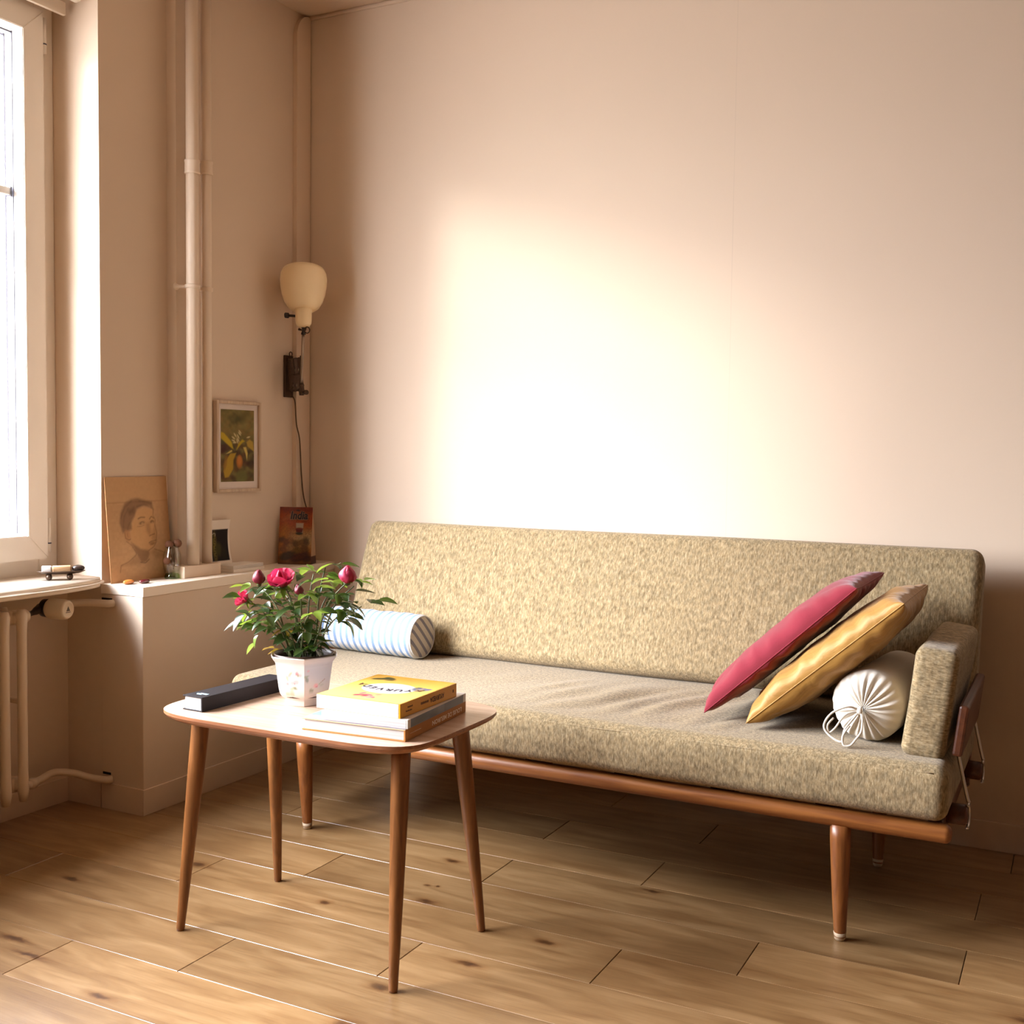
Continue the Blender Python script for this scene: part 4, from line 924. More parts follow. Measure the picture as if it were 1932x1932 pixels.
cv.ell(*q_(540, 1620), .030, .022, lin(104, 100, 54), 0, .85, 4)
for (x, y, a) in ((370, 790, -.5), (370, 850, -.3), (395, 890, 0), (405, 730, -.8), (470, 760, -.9), (470, 830, -.9), (500, 700, -.7), (510, 660, -.7), (450, 860, -1.1), (690, 770, .2)):
    cv.ell(*q_(x, y), .009, .0026, lin(196, 178, 128), a, .9)
print_panel('painted_sheet', cv, (0.0116, -pw_ / 2 - 0.002, -ph_ / 2 + 0.003), Y_, Z_, M['print_matt'], fr)

# ================================================================== wall lamp with folding arm
lamp = thing('wall_lamp', 'vintage cream wall lamp with a folding dark metal arm in the corner', 'lamp', (XL, 3.312, 1.38))
LO = Vector(lamp.location)
def lp(x, y, z): return Vector((x, y, z)) - LO
M['lamp_cream'] = plain('cream_lamp_enamel', (0.86, 0.69, 0.43), 0.28, noise_amt=0.03, nscale=6)
M['bakelite'] = plain('black_bakelite', (0.018, 0.010, 0.008), 0.35)
M['dark_metal'] = plain('dark_bronze_metal', (0.075, 0.045, 0.028), 0.38, 0.75, noise_amt=0.25, nscale=60)
M['rod_metal'] = plain('worn_nickel_rod', (0.36, 0.29, 0.23), 0.28, 0.9)
M['cord'] = plain('brown_cord', (0.10, 0.062, 0.030), 0.7, noise_amt=0.2, nscale=300)
sx, sy = -2.516, 3.250
shade = lathe('lamp_shade', [(0.029, 0.0), (0.042, 0.004), (0.057, 0.016), (0.069, 0.036), (0.0775, 0.064), (0.0825, 0.094), (0.0840, 0.118), (0.0820, 0.138), (0.0760, 0.152), (0.0745, 0.152), (0.0800, 0.137), (0.0805, 0.128), (0.0780, 0.100), (0.0725, 0.069), (0.064, 0.040), (0.052, 0.019), (0.030, 0.008), (0.0, 0.008)], M['lamp_cream'], lamp, lp(sx, sy, 1.614), seg=48)
shade.rotation_euler = (math.radians(-13), math.radians(-10), 0)
lathe('lamp_socket', [(0.0, 0.0), (0.012, 0.0), (0.022, 0.005), (0.0275, 0.014), (0.029, 0.026), (0.0295, 0.052), (0.0300, 0.066), (0.028, 0.069)], M['lamp_cream'], lamp, lp(sx + .001, sy, 1.553), seg=32)
sw = tube('switch_stem', [lp(sx - 0.026, sy - .006, 1.594), lp(sx - 0.050, sy - 0.018, 1.596)], 0.0048, M['bakelite'], lamp, 10)
tube('switch_knob', [lp(sx - 0.050, sy - .018, 1.596), lp(sx - 0.052, sy - .019, 1.596), lp(sx - 0.062, sy - .024, 1.597), lp(sx - 0.064, sy - .025, 1.597)], [.008, .010, .010, .008], M['bakelite'], sw, 14)
jt = tube('joint', [lp(sx + .002, sy, 1.556), lp(sx + .004, sy, 1.548), lp(sx + .001, sy, 1.540), lp(sx, sy, 1.528)], [.010, .0085, .006, .009], M['bakelite'], lamp, 12)
tube('wing_screw', [lp(sx + 0.020 + 0.011 * math.cos(a), sy - .004, 1.543 + 0.011 * math.sin(a)) for a in np.linspace(0, 2 * math.pi, 20, endpoint=False)], 0.0022, M['dark_metal'], jt, 6, True)
tube('wing_screw', [lp(sx - 0.020, sy, 1.548), lp(sx - 0.010, sy, 1.545), lp(sx + 0.012, sy - .003, 1.543)], [.0045, .003, .0025], M['dark_metal'], jt, 8)
rx, ry = -2.537, 3.268
tube('lamp_rod', [lp(sx, sy, 1.530), lp(rx + .004, ry - .004, 1.40), lp(rx, ry, 1.345)], [.0055, .0048, .0048], M['rod_metal'], lamp, 12)
rs_ = tube('rod_socket', [lp(rx, ry, 1.352), lp(rx, ry, 1.348), lp(rx, ry, 1.345), lp(rx, ry, 1.336), lp(rx, ry, 1.328), lp(rx, ry, 1.312)], [.0085, .010, .0075, .0075, .010, .0085], M['dark_metal'], lamp, 14)
tube('wing_screw', [lp(rx + .008, ry - .004, 1.322), lp(rx + .020, ry - .008, 1.322), lp(rx + .024, ry - .009, 1.322), lp(rx + .032, ry - .012, 1.322)], [.004, .004, .009, .009], M['dark_metal'], rs_, 10)
box('wall_plate', lp(XL + 0.0005, 3.292, 1.308), lp(XL + 0.010, 3.338, 1.462), M['dark_metal'], lamp, 0.002)
tube('hanging_eye', [lp(XL + .014, 3.318 + .008 * math.cos(a), 1.467 + .008 * math.sin(a)) for a in np.linspace(0, 2 * math.pi, 16, endpoint=False)], .002, M['dark_metal'], lamp, 6, True)
# folded lattice: flat bars crossing each other
for k in range(7):
    x = XL + 0.018 + k * 0.0125; t = 0.0075 * (1 if k % 2 else -1); yy = 3.312 - k * 0.0055
    b0 = lp(x - t, yy, 1.328); b1 = lp(x + t, yy + (.004 if k % 2 else -.004), 1.450)
    d = b1 - b0; bar = box('lattice_bar', (-0.0022, -0.0055, -d.length / 2), (0.0022, 0.0055, d.length / 2), M['dark_metal'], lamp, 0.0008, loc=(b0 + b1) / 2)
    bar.rotation_mode = 'QUATERNION'; bar.rotation_quaternion = d.to_track_quat('Z', 'Y')
for k in range(6):
    x = XL + 0.024 + k * 0.0125; yy = 3.309 - k * 0.0055
    for z in (1.333, 1.390, 1.446): tube('rivet', [lp(x - .003, yy - .009, z), lp(x - .003, yy + .008, z)], 0.0032, M['dark_metal'], lamp, 8)
tube('lattice_post', [lp(XL + 0.097, 3.272, 1.318), lp(XL + 0.097, 3.272, 1.455)], 0.0048, M['dark_metal'], lamp, 10)
tube('lamp_cord', smooth_path([lp(-2.628, 3.332, 1.312), lp(-2.618, 3.334, 1.29), lp(-2.616, 3.340, 1.21), lp(-2.612, 3.354, 1.15), lp(-2.614, 3.368, 1.02), lp(-2.612, 3.380, 0.935), lp(-2.600, 3.398, 0.86), lp(-2.588, 3.408, 0.78), lp(-2.584, 3.412, 0.715), lp(-2.590, 3.412, 0.7005)], 8), 0.0026, M['cord'], lamp, 8)

# ================================================================== roller blind in the window head
bl = thing('roller_blind', 'white roller blind housing at the top of the window', 'blind', (-2.79, 2.44, 2.42))
box("fascia", (-0.012, -2.18, -0.004), (0.000, 0.008, 0.034), M['white_paint'], bl, 0.001)
tube("blind_tube", [(0.050, -2.18, 0.052), (0.050, -0.020, 0.052)], 0.023, M['upvc'], bl, 20)
tube('end_cap', [(0.050, -0.020, 0.052), (0.050, -0.012, 0.052), (0.050, 0.006, 0.052), (0.050, 0.012, 0.052)], [.023, .027, .027, .022], M['white_paint'], bl, 20)

# ================================================================== footed dish on the sill
dz0 = ZS + 0.0262
dd = Vector((0.65, 0.76, 0)).normalized(); dn = Vector((0.76, -0.65, 0)).normalized()
dish = thing('footed_dish', 'little dark oval dish on ball feet on the window sill', 'dish', (-2.700, 2.335, dz0), (0, 0, math.atan2(dd.y, dd.x)))
M['pewter'] = plain('dark_pewter', (0.10, 0.065, 0.045), 0.35, 0.7, noise_amt=0.2)
vs_, fs = [], []
rows = ((0.0, 0.0175), (0.5, 0.0175), (0.8, 0.0195), (1.0, 0.0250), (1.03, 0.0262), (1.0, 0.0272), (0.78, 0.0218), (0.4, 0.0200), (0.0, 0.0200)); sg = 40
for (k, z) in rows:
    for i in range(sg): a = 2 * math.pi * i / sg; vs_.append((0.066 * k * math.cos(a), 0.030 * k * math.sin(a), z))
for j in range(len(rows) - 1):
    for i in range(sg): fs.append((j * sg + i, j * sg + (i + 1) % sg, (j + 1) * sg + (i + 1) % sg, (j + 1) * sg + i))
new_obj('plate', mesh_data('plate', vs_, fs, M['pewter'], True), dish)
for x in (-0.034, 0.024):
    for y in (-0.014, 0.014):
        bm = bmesh.new(); bmesh.ops.create_uvsphere(bm, u_segments=16, v_segments=10, radius=0.0092); new_obj('ball_foot', bm_data('ball_foot', bm, M['pewter'], True), dish, (x, y, 0.0092))
def on_dish(name, label, cat, lo, hi, mat, bev):
    o = box(name, lo, hi, mat, None, bev, 4, smooth=True); o.location = dish.location; o.rotation_euler = dish.rotation_euler; return tag(o, label, cat)
on_dish('eraser', 'white eraser lying on the little dish on the sill', 'eraser', (-0.054, -0.010, 0.0228), (-0.026, 0.010, 0.0420), plain('white_rubber', (0.78, 0.73, 0.68), 0.7), 0.004)
on_dish('wooden_block', 'tan wooden block lying in the middle of the little dish', 'block', (-0.0255, -0.011, 0.0222), (0.028, 0.011, 0.0420), wood('tan_block', (0.34, 0.17, 0.07), (0.60, 0.40, 0.22), 'X', 20, 8, 0.5), 0.0045)
bm = bmesh.new(); bmesh.ops.create_icosphere(bm, subdivisions=3, radius=1.0)
for v in bm.verts: v.co = Vector((v.co.x * 0.0185, v.co.y * 0.013, v.co.z * 0.0098))
blackst = new_obj('dark_pebble', bm_data('dark_pebble', bm, plain('black_pebble', (0.03, 0.018, 0.014), 0.25), True), None); blackst.location = Vector(dish.location) + dd * 0.0475 + Z_ * 0.0335
blackst.rotation_euler = dish.rotation_euler; tag(blackst, 'dark glossy pebble at the right end of the little dish', 'pebble')

# ================================================================== radiator in the niche
M['rad'] = plain('cream_radiator_enamel', (0.66, 0.53, 0.39), 0.36, noise_amt=0.05, nscale=9)
rad = thing('radiator', 'cream column radiator in the niche below the window', 'radiator', (-2.70, 1.8, 0.09)); RO = Vector(rad.location)
def rp(x, y, z): return Vector((x, y, z)) - RO
def rad_section():
    bm = bmesh.new()
    def put(me):
        bm.from_mesh(me); bpy.data.meshes.remove(me)
    xf, xr = 0.036, -0.042
    z0, z1 = 0.045, 0.560
    for x in (xf, xr): put(tube_data('t', [(x, 0, z0 - 0.03), (x, 0, z0), (x, 0, z0 + 0.06), (x, 0, z1 - 0.06), (x, 0, z1 - 0.012), (x, 0, z1 + 0.004)], [.011, .016, .0138, .0138, .0165, .012], None, 14))
    for z in (z0 + 0.012, z1 - 0.022): put(tube_data('t', [(xr - 0.006, 0, z), (xr + .02, 0, z), (0, 0, z), (xf - .02, 0, z), (xf + 0.006, 0, z)], [.014, .019, .022, .019, .014], None, 14))
    for z in (z0 + 0.012, z1 - 0.022): put(tube_data('t', [(0, -0.029, z), (0, -0.02, z), (0, 0.02, z), (0, 0.029, z)], [.018, .021, .021, .018], None, 14))
    put(tube_data('t', [(xr, 0, 0.30), (xf, 0, 0.30)], .008, None, 8))
    return bm_data('section', bm, M['rad'], True)
sec = rad_section()
for k in range(16): new_obj('section', sec, rad, rp(-2.702, 2.166 - 0.058 * k, 0.09))
tube('end_boss', [rp(-2.702, 2.190, 0.628), rp(-2.702, 2.206, 0.628), rp(-2.702, 2.214, 0.628)], [.022, .021, .016], M['rad'], rad, 16)
tube('valve_tail', smooth_path([rp(-2.702, 2.210, 0.630), rp(-2.715, 2.245, 0.632), rp(-2.745, 2.290, 0.634), rp(-2.762, 2.312, 0.634)], 5), [.015, .013, .010, .008, .0075, .008, .009, .011, .012, .0125, .013, .0135, .014, .014, .015, .015], M['bakelite'], rad, 14)
hd = Vector((0.985, 0.172, -0.02)).normalized(); h0 = Vector((-2.752, 2.312, 0.636))
col_ = lathe('valve_collar', [(0.0, 0), (0.020, 0.0), (0.0265, 0.004), (0.0275, 0.020), (0.026, 0.024), (0, 0.024)], M['bakelite'], rad, h0 - RO, seg=28); aim(col_, hd)
M['valve_white'] = plain('ivory_valve_plastic', (0.74, 0.62, 0.46), 0.4, noise_amt=0.02)
hdv = lathe('thermostat_head', [(0.027, 0), (0.0300, 0.004), (0.0310, 0.012), (0.0305, 0.050), (0.0285, 0.061), (0.0255, 0.0660), (0.0215, 0.0672), (0.0205, 0.0660), (0.0, 0.0660)], M['valve_white'], rad, h0 + hd * 0.0235 - RO, seg=40); aim(hdv, hd)
# triangle mark on the head
fc = h0 + hd * (0.0235 + 0.0664) - RO; hy_ = hd.cross(Z_).normalized() * -1; hz_ = hy_.cross(hd).normalized()
if hz_.z < 0: hz_ = -hz_
hu = Z_.cross(hd).normalized()
M['mark'] = plain('grey_mark', (0.13, 0.10, 0.085), 0.6)
new_obj('triangle_mark', mesh_data('triangle_mark', [fc + hu * -0.0085 + hz_ * -0.004, fc + hu * 0.0085 + hz_ * -0.004, fc + hz_ * 0.0115], [(0, 1, 2)], M['mark']), rad)
new_obj('text_mark', mesh_data('text_mark', [fc + hu * -0.0105 + hz_ * -0.0085, fc + hu * 0.0105 + hz_ * -0.0085, fc + hu * 0.0105 + hz_ * -0.0062, fc + hu * -0.0105 + hz_ * -0.0062], [(0, 1, 2, 3)], M['mark']), rad)
tube('supply_pipe', smooth_path([rp(-2.768, 2.322, 0.634), rp(-2.745, 2.375, 0.640), rp(-2.705, 2.418, 0.642), rp(-2.660, 2.440, 0.642), rp(-2.634, 2.452, 0.641), rp(-2.628, 2.4665, 0.641)], 7), 0.0112, M['rad'], rad, 14)
tube('return_pipe', smooth_path([rp(-2.702, 2.185, 0.140), rp(-2.715, 2.225, 0.128), rp(-2.745, 2.290, 0.122), rp(-2.752, 2.345, 0.128), rp(-2.728, 2.395, 0.118), rp(-2.690, 2.430, 0.100), rp(-2.650, 2.450, 0.094), rp(-2.638, 2.4670, 0.094)], 7), 0.0112, M['rad'], rad, 14)
tube('union_nut', [rp(-2.716, 2.228, 0.128), rp(-2.728, 2.254, 0.125)], 0.0165, M['rad'], rad, 6)
M['slot'] = plain('dark_slot', (0.015, 0.008, 0.005), 0.9)
so_ = structure(boxes('trim_3', [((-2.678, PY0 - 0.0006, 0.646), (-2.634, PY0 + 0.0004, 0.655)), ((-2.678, PY0 - 0.0006, 0.1055), (-2.644, PY0 + 0.0004, 0.1130))], M['slot']), 'dark pipe slots in the parapet end')

# ================================================================== books on the table
def book(name, label, x, y, z, yaw, w, d, h, cover_mat, spine_mat, hard=True, over=0.004):
    """near-left bottom corner at (x, y, z); spine on the right (+x) side, pages towards the camera"""
    b = thing(name, label, 'book', (x, y, z), (0, 0, yaw)); t = 0.0022 if hard else 0.0006; o = over if hard else 0.0
    box('page_block', (o, o, t), (w - 0.004, d - o, h - t), M['pages'], b)
    tp = box('front_cover', (0, 0, h - t), (w, d, h), cover_mat, b, 0.0004)
    box('back_cover', (0, 0, 0), (w, d, t), cover_mat if not hard else spine_mat, b, 0.0004)
    sp = box('spine', (w - 0.0035, 0, t * 0.5), (w + 0.0006, d, h - t * 0.3), spine_mat, b, 0.0006)
    return b
M['black_cover'] = plain('black_linen_cover', (0.012, 0.009, 0.010), 0.55, noise_amt=0.15, nscale=200, bump=0.1, bscale=900, spec=0.22)
bb = book('black_book', 'narrow black hardback book lying at the left end of the table', -1.806, 1.897, TZ + 0.0003, math.radians(-3.0), 0.060, 0.285, 0.033, M['black_cover'], M['black_cover'])
for k, (x0_, x1_) in enumerate(((0.020, 0.034), (0.016, 0.046), (0.022, 0.046))): box('cover_mark', (x0_, 0.022 + k * 0.0052, 0.0330), (x1_, 0.0256 + k * 0.0052, 0.0333), M['ink_blue'], bb)
cr_ = plain('ochre_cloth_cover', lin(168, 112, 48), 0.6, noise_amt=0.06)
b1 = book('art_book', 'brown-spined hardback art book at the bottom of the book stack', -1.459, 1.884, TZ + 0.0003, math.radians(4.8), 0.246, 0.294, 0.0250, plain('pale_photo_cover', lin(200, 176, 140), 0.4), cr_)
cv = Canvas(0.244, 0.290, 60, 70, lin(206, 178, 138))
cv.band(lambda u, v: np.clip((v - 0.02) / 0.1, 0, 1) * np.clip((0.5 - u) / 0.3, 0, 1), lin(116, 176, 226))
cv.band(lambda u, v: np.clip((u - 0.22) / 0.1, 0, 1), lin(132, 100, 92), 0.8); cv.speckle(0.25, 4, 2)
cv.band(lambda u, v: (v < 0.012) * 1.0, lin(70, 96, 150))
print_panel('cover_print', cv, (0.001, 0.001, 0.0254), X_, Y_, M['print_gloss'], b1)
lettering('spine_title', 'LOUIS DE MEURON', 0.0135, (0.2470, 0.196, 0.0122), -Y_, -Z_, M['ink_white'], b1, 0, 0.0004, 0.148)
tube('spine_rule', [(0.2467, 0.020, 0.0130), (0.2467, 0.070, 0.0130)], 0.0004, M['ink_white'], b1, 4)
b2 = book('photo_book', 'grey-spined softcover book in the middle of the book stack', -1.415, 1.893, TZ + 0.0258, math.radians(4.9), 0.204, 0.283, 0.0190, plain('white_softcover', lin(206, 198, 190), 0.45), plain('white_softcover_spine', lin(200, 192, 184), 0.45), False)
cv = Canvas(0.256, 0.0172, 64, 8, lin(86, 94, 112))
for k in range(40): cv.ell(random.uniform(0, .256), random.uniform(0, .017), random.uniform(.005, .02), random.uniform(.002, .006), lin(*random.choice([(60, 64, 78), (110, 118, 136), (72, 72, 74), (96, 92, 84), (50, 52, 62)])), 0, .6, 3)
cv.band(lambda u, v: (u > 0.62) * 1.0, lin(62, 58, 60), 0.7)
print_panel('spine_print', cv, (0.2048, 0.0125, 0.0009), Y_, Z_, M['print_gloss'], b2)
M['yellow_cover'] = plain('yellow_cover', lin(214, 172, 80), 0.38, noise_amt=0.03)
M['gold_spine'] = plain('golden_spine', lin(206, 146, 22), 0.4, noise_amt=0.03)
b3 = book('paperback_book', 'yellow paperback titled Ayurveda on top of the book stack', -1.437, 1.905, TZ + 0.0451, math.radians(1.4), 0.207, 0.240, 0.0300, M['yellow_cover'], M['gold_spine'], False)
cv = Canvas(0.203, 0.238, 102, 120, lin(222, 184, 96))
cv.band(lambda u, v: np.clip((v - 0.15) / 0.85, 0, 1), lin(206, 152, 52), 0.8)
cv.ell(0.104, 0.118, 0.062, 0.050, lin(182, 178, 180)); cv.ell(0.104, 0.118, 0.056, 0.045, lin(170, 168, 174), 0, 0.6, 4)
for (x, y, rx, ry, c, a) in ((.034, .196, .022, .010, (50, 58, 26), .4), (.052, .208, .018, .009, (40, 50, 22), -.5), (.060, .192, .012, .005, (58, 64, 30), .2), (.040, .210, .010, .005, (54, 62, 30), .9)): cv.ell(x, y, rx, ry, lin(*c), a, .9, 2)
for k in range(16): cv.ell(.172 + random.uniform(-.016, .016), .140 + random.uniform(-.020, .020), .0075, .0048, lin(*random.choice([(84, 88, 116), (104, 104, 128), (66, 70, 94), (80, 84, 80)])), random.uniform(-1, 1), .85, 2)
for k in range(18): cv.ell(.100 + random.uniform(-.024, .024), .038 + random.uniform(-.016, .016), .0095, .0055, lin(*random.choice([(196, 54, 72), (206, 80, 92), (176, 38, 60), (214, 106, 110)])), random.uniform(-1, 1), .85, 2)
for k in range(6): cv.ell(.140 + k * .006, .190 + .003 * math.sin(k), .003, .0018, lin(214, 168, 80), 0, .6, 2)
print_panel('cover_print', cv, (0.002, 0.001, 0.0303), X_, Y_, M['print_matt'], b3)
for i, ch in enumerate('AYURVEDA'):
    a = (i - 3.5) / 3.5; px_ = 0.104 - a * 0.074; py_ = 0.106 + 0.024 * a * a
    th = math.pi - a * 0.35
    U = Vector((math.cos(th), math.sin(th), 0)); lettering('cover_letter', ch, 0.027, (px_, py_, 0.0306), U, Vector((-U.y, U.x, 0)), M['ink_brown'] if i in (0, 7) else M['ink_dark'], b3, 0, 0.0008)
lettering('spine_title', 'AYURVEDA', 0.0150, (0.2080, 0.152, 0.0152), -Y_, -Z_, M['ink_brown'], b3, 0, 0.0005, 0.062)
for (yc, zc, w_, h_) in ((0.100, 0.0150, 0.034, 0.0052), (0.040, 0.0185, 0.022, 0.0034), (0.036, 0.0110, 0.028, 0.0030)):     # small print, too small to read
    n_ = int(w_ / 0.0042)
    for k in range(n_): box('spine_print', (0.2076, yc - w_ / 2 + k * 0.0042, zc - h_ / 2), (0.2079, yc - w_ / 2 + k * 0.0042 + 0.0030, zc + h_ / 2 - 0.0006 * (k % 2)), M['ink_brown'], b3)
box('spine_mark', (0.2076, 0.222, 0.0120), (0.2079, 0.2265, 0.0185), M['ink_brown'], b3)

# ================================================================== potted rose
PC = Vector((-1.613, 2.090, TZ + 0.0003))
rose = thing('potted_rose', 'miniature pink rose plant in a white flowered hexagonal pot on the table', 'plant', PC)
M['pot'] = vcol_mat('glazed_flowered_pot', 0.22, 0.5, 0.4)
def hexpot():
    prof = [(0.040, 0.0), (0.0475, 0.0), (0.0490, 0.003), (0.0480, 0.010), (0.0500, 0.016), (0.0585, 0.022), (0.0640, 0.030), (0.0665, 0.040)]
    prof += [(0.0665 + 0.0072 * t, 0.040 + 0.050 * t) for t in np.linspace(0.08, 1, 16)]
    prof += [(0.0742, 0.094), (0.0752, 0.097), (0.0750, 0.100), (0.0790, 0.106), (0.0840, 0.112), (0.0855, 0.115), (0.0845, 0.117), (0.0800, 0.115), (0.0740, 0.105), (0.0700, 0.09), (0.0690, 0.085)]
    per = 34; vs_, fs, cols = [], [], []; a0 = math.radians(-52)
    cream = np.array([0.60, 0.53, 0.485]); pink, red, grn, gr2 = np.array(lin(226, 150, 150)), np.array(lin(190, 84, 96)), np.array(lin(150, 152, 116)), np.array(lin(112, 118, 88))
    # painted sprigs: (corner-relative position u along the circumference in faces, height, half sizes, colour, angle)
    sprig = []
    rn = random.Random(11)
    for f, items in enumerate([[(0.30, .060, .0068, .0055, pink, 0), (0.44, .057, .0055, .0045, pink, .5), (0.36, .055, .002, .002, red, 0), (0.62, .054, .0042, .0042, red * .5 + pink * .5, 0), (0.42, .044, .0095, .0040, grn, .3), (0.33, .045, .006, .003, gr2, -.6), (0.62, .068, .003, .008, grn, .3), (0.26, .080, .0045, .0045, red, 0), (0.22, .076, .0035, .003, gr2, .4), (0.14, .077, .004, .004, pink, 0), (0.50, .078, .008, .003, grn, .8), (0.66, .030, .009, .003, grn, .5), (0.45, .028, .009, .0035, grn, -.3), (0.55, .072, .007, .003, pink, .2), (0.30, .034, .003, .003, pink, 0)],
                               [(0.10, .066, .0045, .007, gr2, .3), (0.08, .074, .007, .003, grn, .2), (0.44, .050, .0060, .0050, pink, 0), (0.47, .047, .0025, .0025, red, 0), (0.28, .040, .0060, .0042, gr2, -.4), (0.30, .034, .005, .003, grn, .2), (0.62, .056, .010, .0012, grn, .7), (0.70, .060, .008, .0012, red * .4 + grn * .6, .6), (0.66, .050, .006, .003, grn * .6 + cream * .4, .2), (0.14, .086, .004, .002, pink, .2)]]):
        for it in items: sprig.append((f,) + it)
    for (R, z) in prof:
        for k in range(6 * per):
            f, t = divmod(k, per); t /= per
            c0 = Vector((math.cos(a0 + f * math.pi / 3), math.sin(a0 + f * math.pi / 3))); c1 = Vector((math.cos(a0 + (f + 1) * math.pi / 3), math.sin(a0 + (f + 1) * math.pi / 3)))
            p = c0.lerp(c1, t); rd = p.normalized(); p = p.lerp(rd * 0.95, 0.22) * R
            vs_.append((p.x, p.y, z)); c = cream.copy()
            side = R
            for (fi, u, h, a, b_, cc, ang) in sprig:
                face = (f + 1) % 6           # face 5 is left of the near corner, face 0 right of it
                tgt = 0 if fi == 0 else 1
                if face != tgt: continue
                uu = (1 - t) if fi == 0 else t
                dx, dz = (uu - u) * side * (1 if fi else -1), z - h
                e = math.hypot((dx * math.cos(ang) + dz * math.sin(ang)) / a, (-dx * math.sin(ang) + dz * math.cos(ang)) / b_)
                w_ = max(0, min(1, (1.15 - e) / 0.4)) * 0.75
                c = c * (1 - w_) + cc * w_
            cols.append((*c, 1))
    n = 6 * per
    for i in range(len(prof) - 1):
        for k in range(n): fs.append((i * n + k, i * n + (k + 1) % n, (i + 1) * n + (k + 1) % n, (i + 1) * n + k))
    fs.append(tuple(range(n))[::-1])
    me = mesh_data('pot', vs_, fs, M['pot'], True)
    at = me.color_attributes.new('print', 'FLOAT_COLOR', 'POINT'); at.data.foreach_set('color', np.array(cols).ravel())
    try: me.set_sharp_from_angle(angle=math.radians(40))
    except Exception: pass
    return me
new_obj('pot', hexpot(), rose)
lathe('inner_pot', [(0.052, 0.02), (0.064, 0.098), (0.0685, 0.112), (0.0700, 0.1185), (0.0675, 0.1190), (0.0650, 0.110), (0.0640, 0.100)], plain('brown_plastic_pot', (0.05, 0.022, 0.012), 0.4), rose, seg=40)
bm = bmesh.new(); bmesh.ops.create_circle(bm, cap_ends=True, radius=0.0645, segments=40, matrix=Matrix.Translation((0, 0, 0.104)))
bmesh.ops.subdivide_edges(bm, edges=bm.edges[:], cuts=2)
new_obj('soil', bm_data('soil', bm, plain('dark_soil', (0.022, 0.013, 0.008), 0.95, noise_amt=0.5, nscale=120, bump=1.0, bscale=150)), rose)
def leaf_mat(name, c1, c2, tl):
    m = bpy.data.materials.new(name); m.use_nodes = True; nt = m.node_tree; b = nt.nodes['Principled BSDF']; out = nt.nodes['Material Output']
    oi = nt.nodes.new('ShaderNodeObjectInfo'); mx = nt.nodes.new('ShaderNodeMix'); mx.data_type = 'RGBA'; mx.inputs['A'].default_value = (*c1, 1); mx.inputs['B'].default_value = (*c2, 1)
    nt.links.new(oi.outputs['Random'], mx.inputs['Factor']); nt.links.new(mx.outputs['Result'], b.inputs['Base Color'])
    b.inputs['Roughness'].default_value = 0.26; b.inputs['Specular IOR Level'].default_value = 0.6
    t = nt.nodes.new('ShaderNodeBsdfTranslucent'); t.inputs[0].default_value = (*tl, 1); ms = nt.nodes.new('ShaderNodeMixShader'); ms.inputs[0].default_value = 0.30
    nt.links.new(b.outputs[0], ms.inputs[1]); nt.links.new(t.outputs[0], ms.inputs[2]); nt.links.new(ms.outputs[0], out.inputs[0]); return m
M['leaf'] = leaf_mat('rose_leaf', (0.012, 0.028, 0.008), (0.030, 0.055, 0.013), (0.075, 0.125, 0.012))
M['leaf_y'] = leaf_mat('young_rose_leaf', (0.10, 0.165, 0.022), (0.155, 0.22, 0.032), (0.27, 0.37, 0.04))
M['leaf_o'] = leaf_mat('yellowed_rose_leaf', (0.26, 0.16, 0.015), (0.34, 0.22, 0.03), (0.36, 0.23, 0.02))
M['stem'] = plain('green_stem', (0.075, 0.085, 0.025), 0.5, noise_amt=0.2)
def petal_mat(name, c1, c2, tl):
    m = leaf_mat(name, c1, c2, tl); m.node_tree.nodes['Principled BSDF'].inputs['Roughness'].default_value = 0.5; return m
M['petal'] = petal_mat('pink_petal', (0.42, 0.014, 0.060), (0.52, 0.030, 0.095), (0.50, 0.025, 0.08))
M['petal_d'] = petal_mat('dark_red_petal', (0.17, 0.004, 0.018), (0.23, 0.007, 0.028), (0.26, 0.01, 0.03))
def leaf_data(name, mat, curl):
    n = 7; vs_, fs = [], []
    for i in range(n + 1):
        t = i / n; w = 0.30 * math.sin(math.pi * t ** 0.85) ** 0.9 * (1 - 0.25 * t) + (0.012 if i % 2 else 0.0) * (0 < i < n); z = curl * t * t * -0.35
        vs_ += [(t, -w, z + w * 0.38), (t, 0, z), (t, w, z + w * 0.38)]
    for i in range(n):
        a = i * 3; fs += [(a, a + 3, a + 4, a + 1), (a + 1, a + 4, a + 5, a + 2)]
    return mesh_data(name, vs_, fs, mat, True)
LM = {k: [leaf_data('leaf', M[k], c) for c in (0.2, 0.7, 1.1)] for k in ('leaf', 'leaf_y', 'leaf_o')}
rr = random.Random(21)
def put_leaf(parent, p, d, size, kind):
    o = new_obj('leaf', rr.choice(LM[kind]), parent, p); d = Vector(d).normalized()
    upv = (Z_ + Vector((rr.uniform(-.5, .5), rr.uniform(-.5, .5), 0))).normalized(); y = upv.cross(d).normalized(); z = d.cross(y)
    o.rotation_euler = Matrix((d, y, z)).transposed().to_euler(); o.scale = (size, size * rr.uniform(.85, 1.15), size); return o
nleaf = 0
def spray(stem, p, out, sz, kind):
    """a compound rose leaf: a terminal leaflet and one or two pairs"""
    global nleaf
    out = Vector(out).normalized(); side = out.cross(Z_).normalized(); L_ = sz * 0.85
    tip = p + out * L_
    for (q, d, s_) in ((tip, out + Vector((0, 0, -.25)), sz), (p + out * L_ * .62, side + out * .55, sz * .85), (p + out * L_ * .62, -side + out * .55, sz * .85)):
        if nleaf >= 284: return
        put_leaf(stem, q, Vector(d) + Vector((rr.uniform(-.25, .25), rr.uniform(-.25, .25), rr.uniform(-.35, .25))), s_ * rr.uniform(.85, 1.12), kind); nleaf += 1
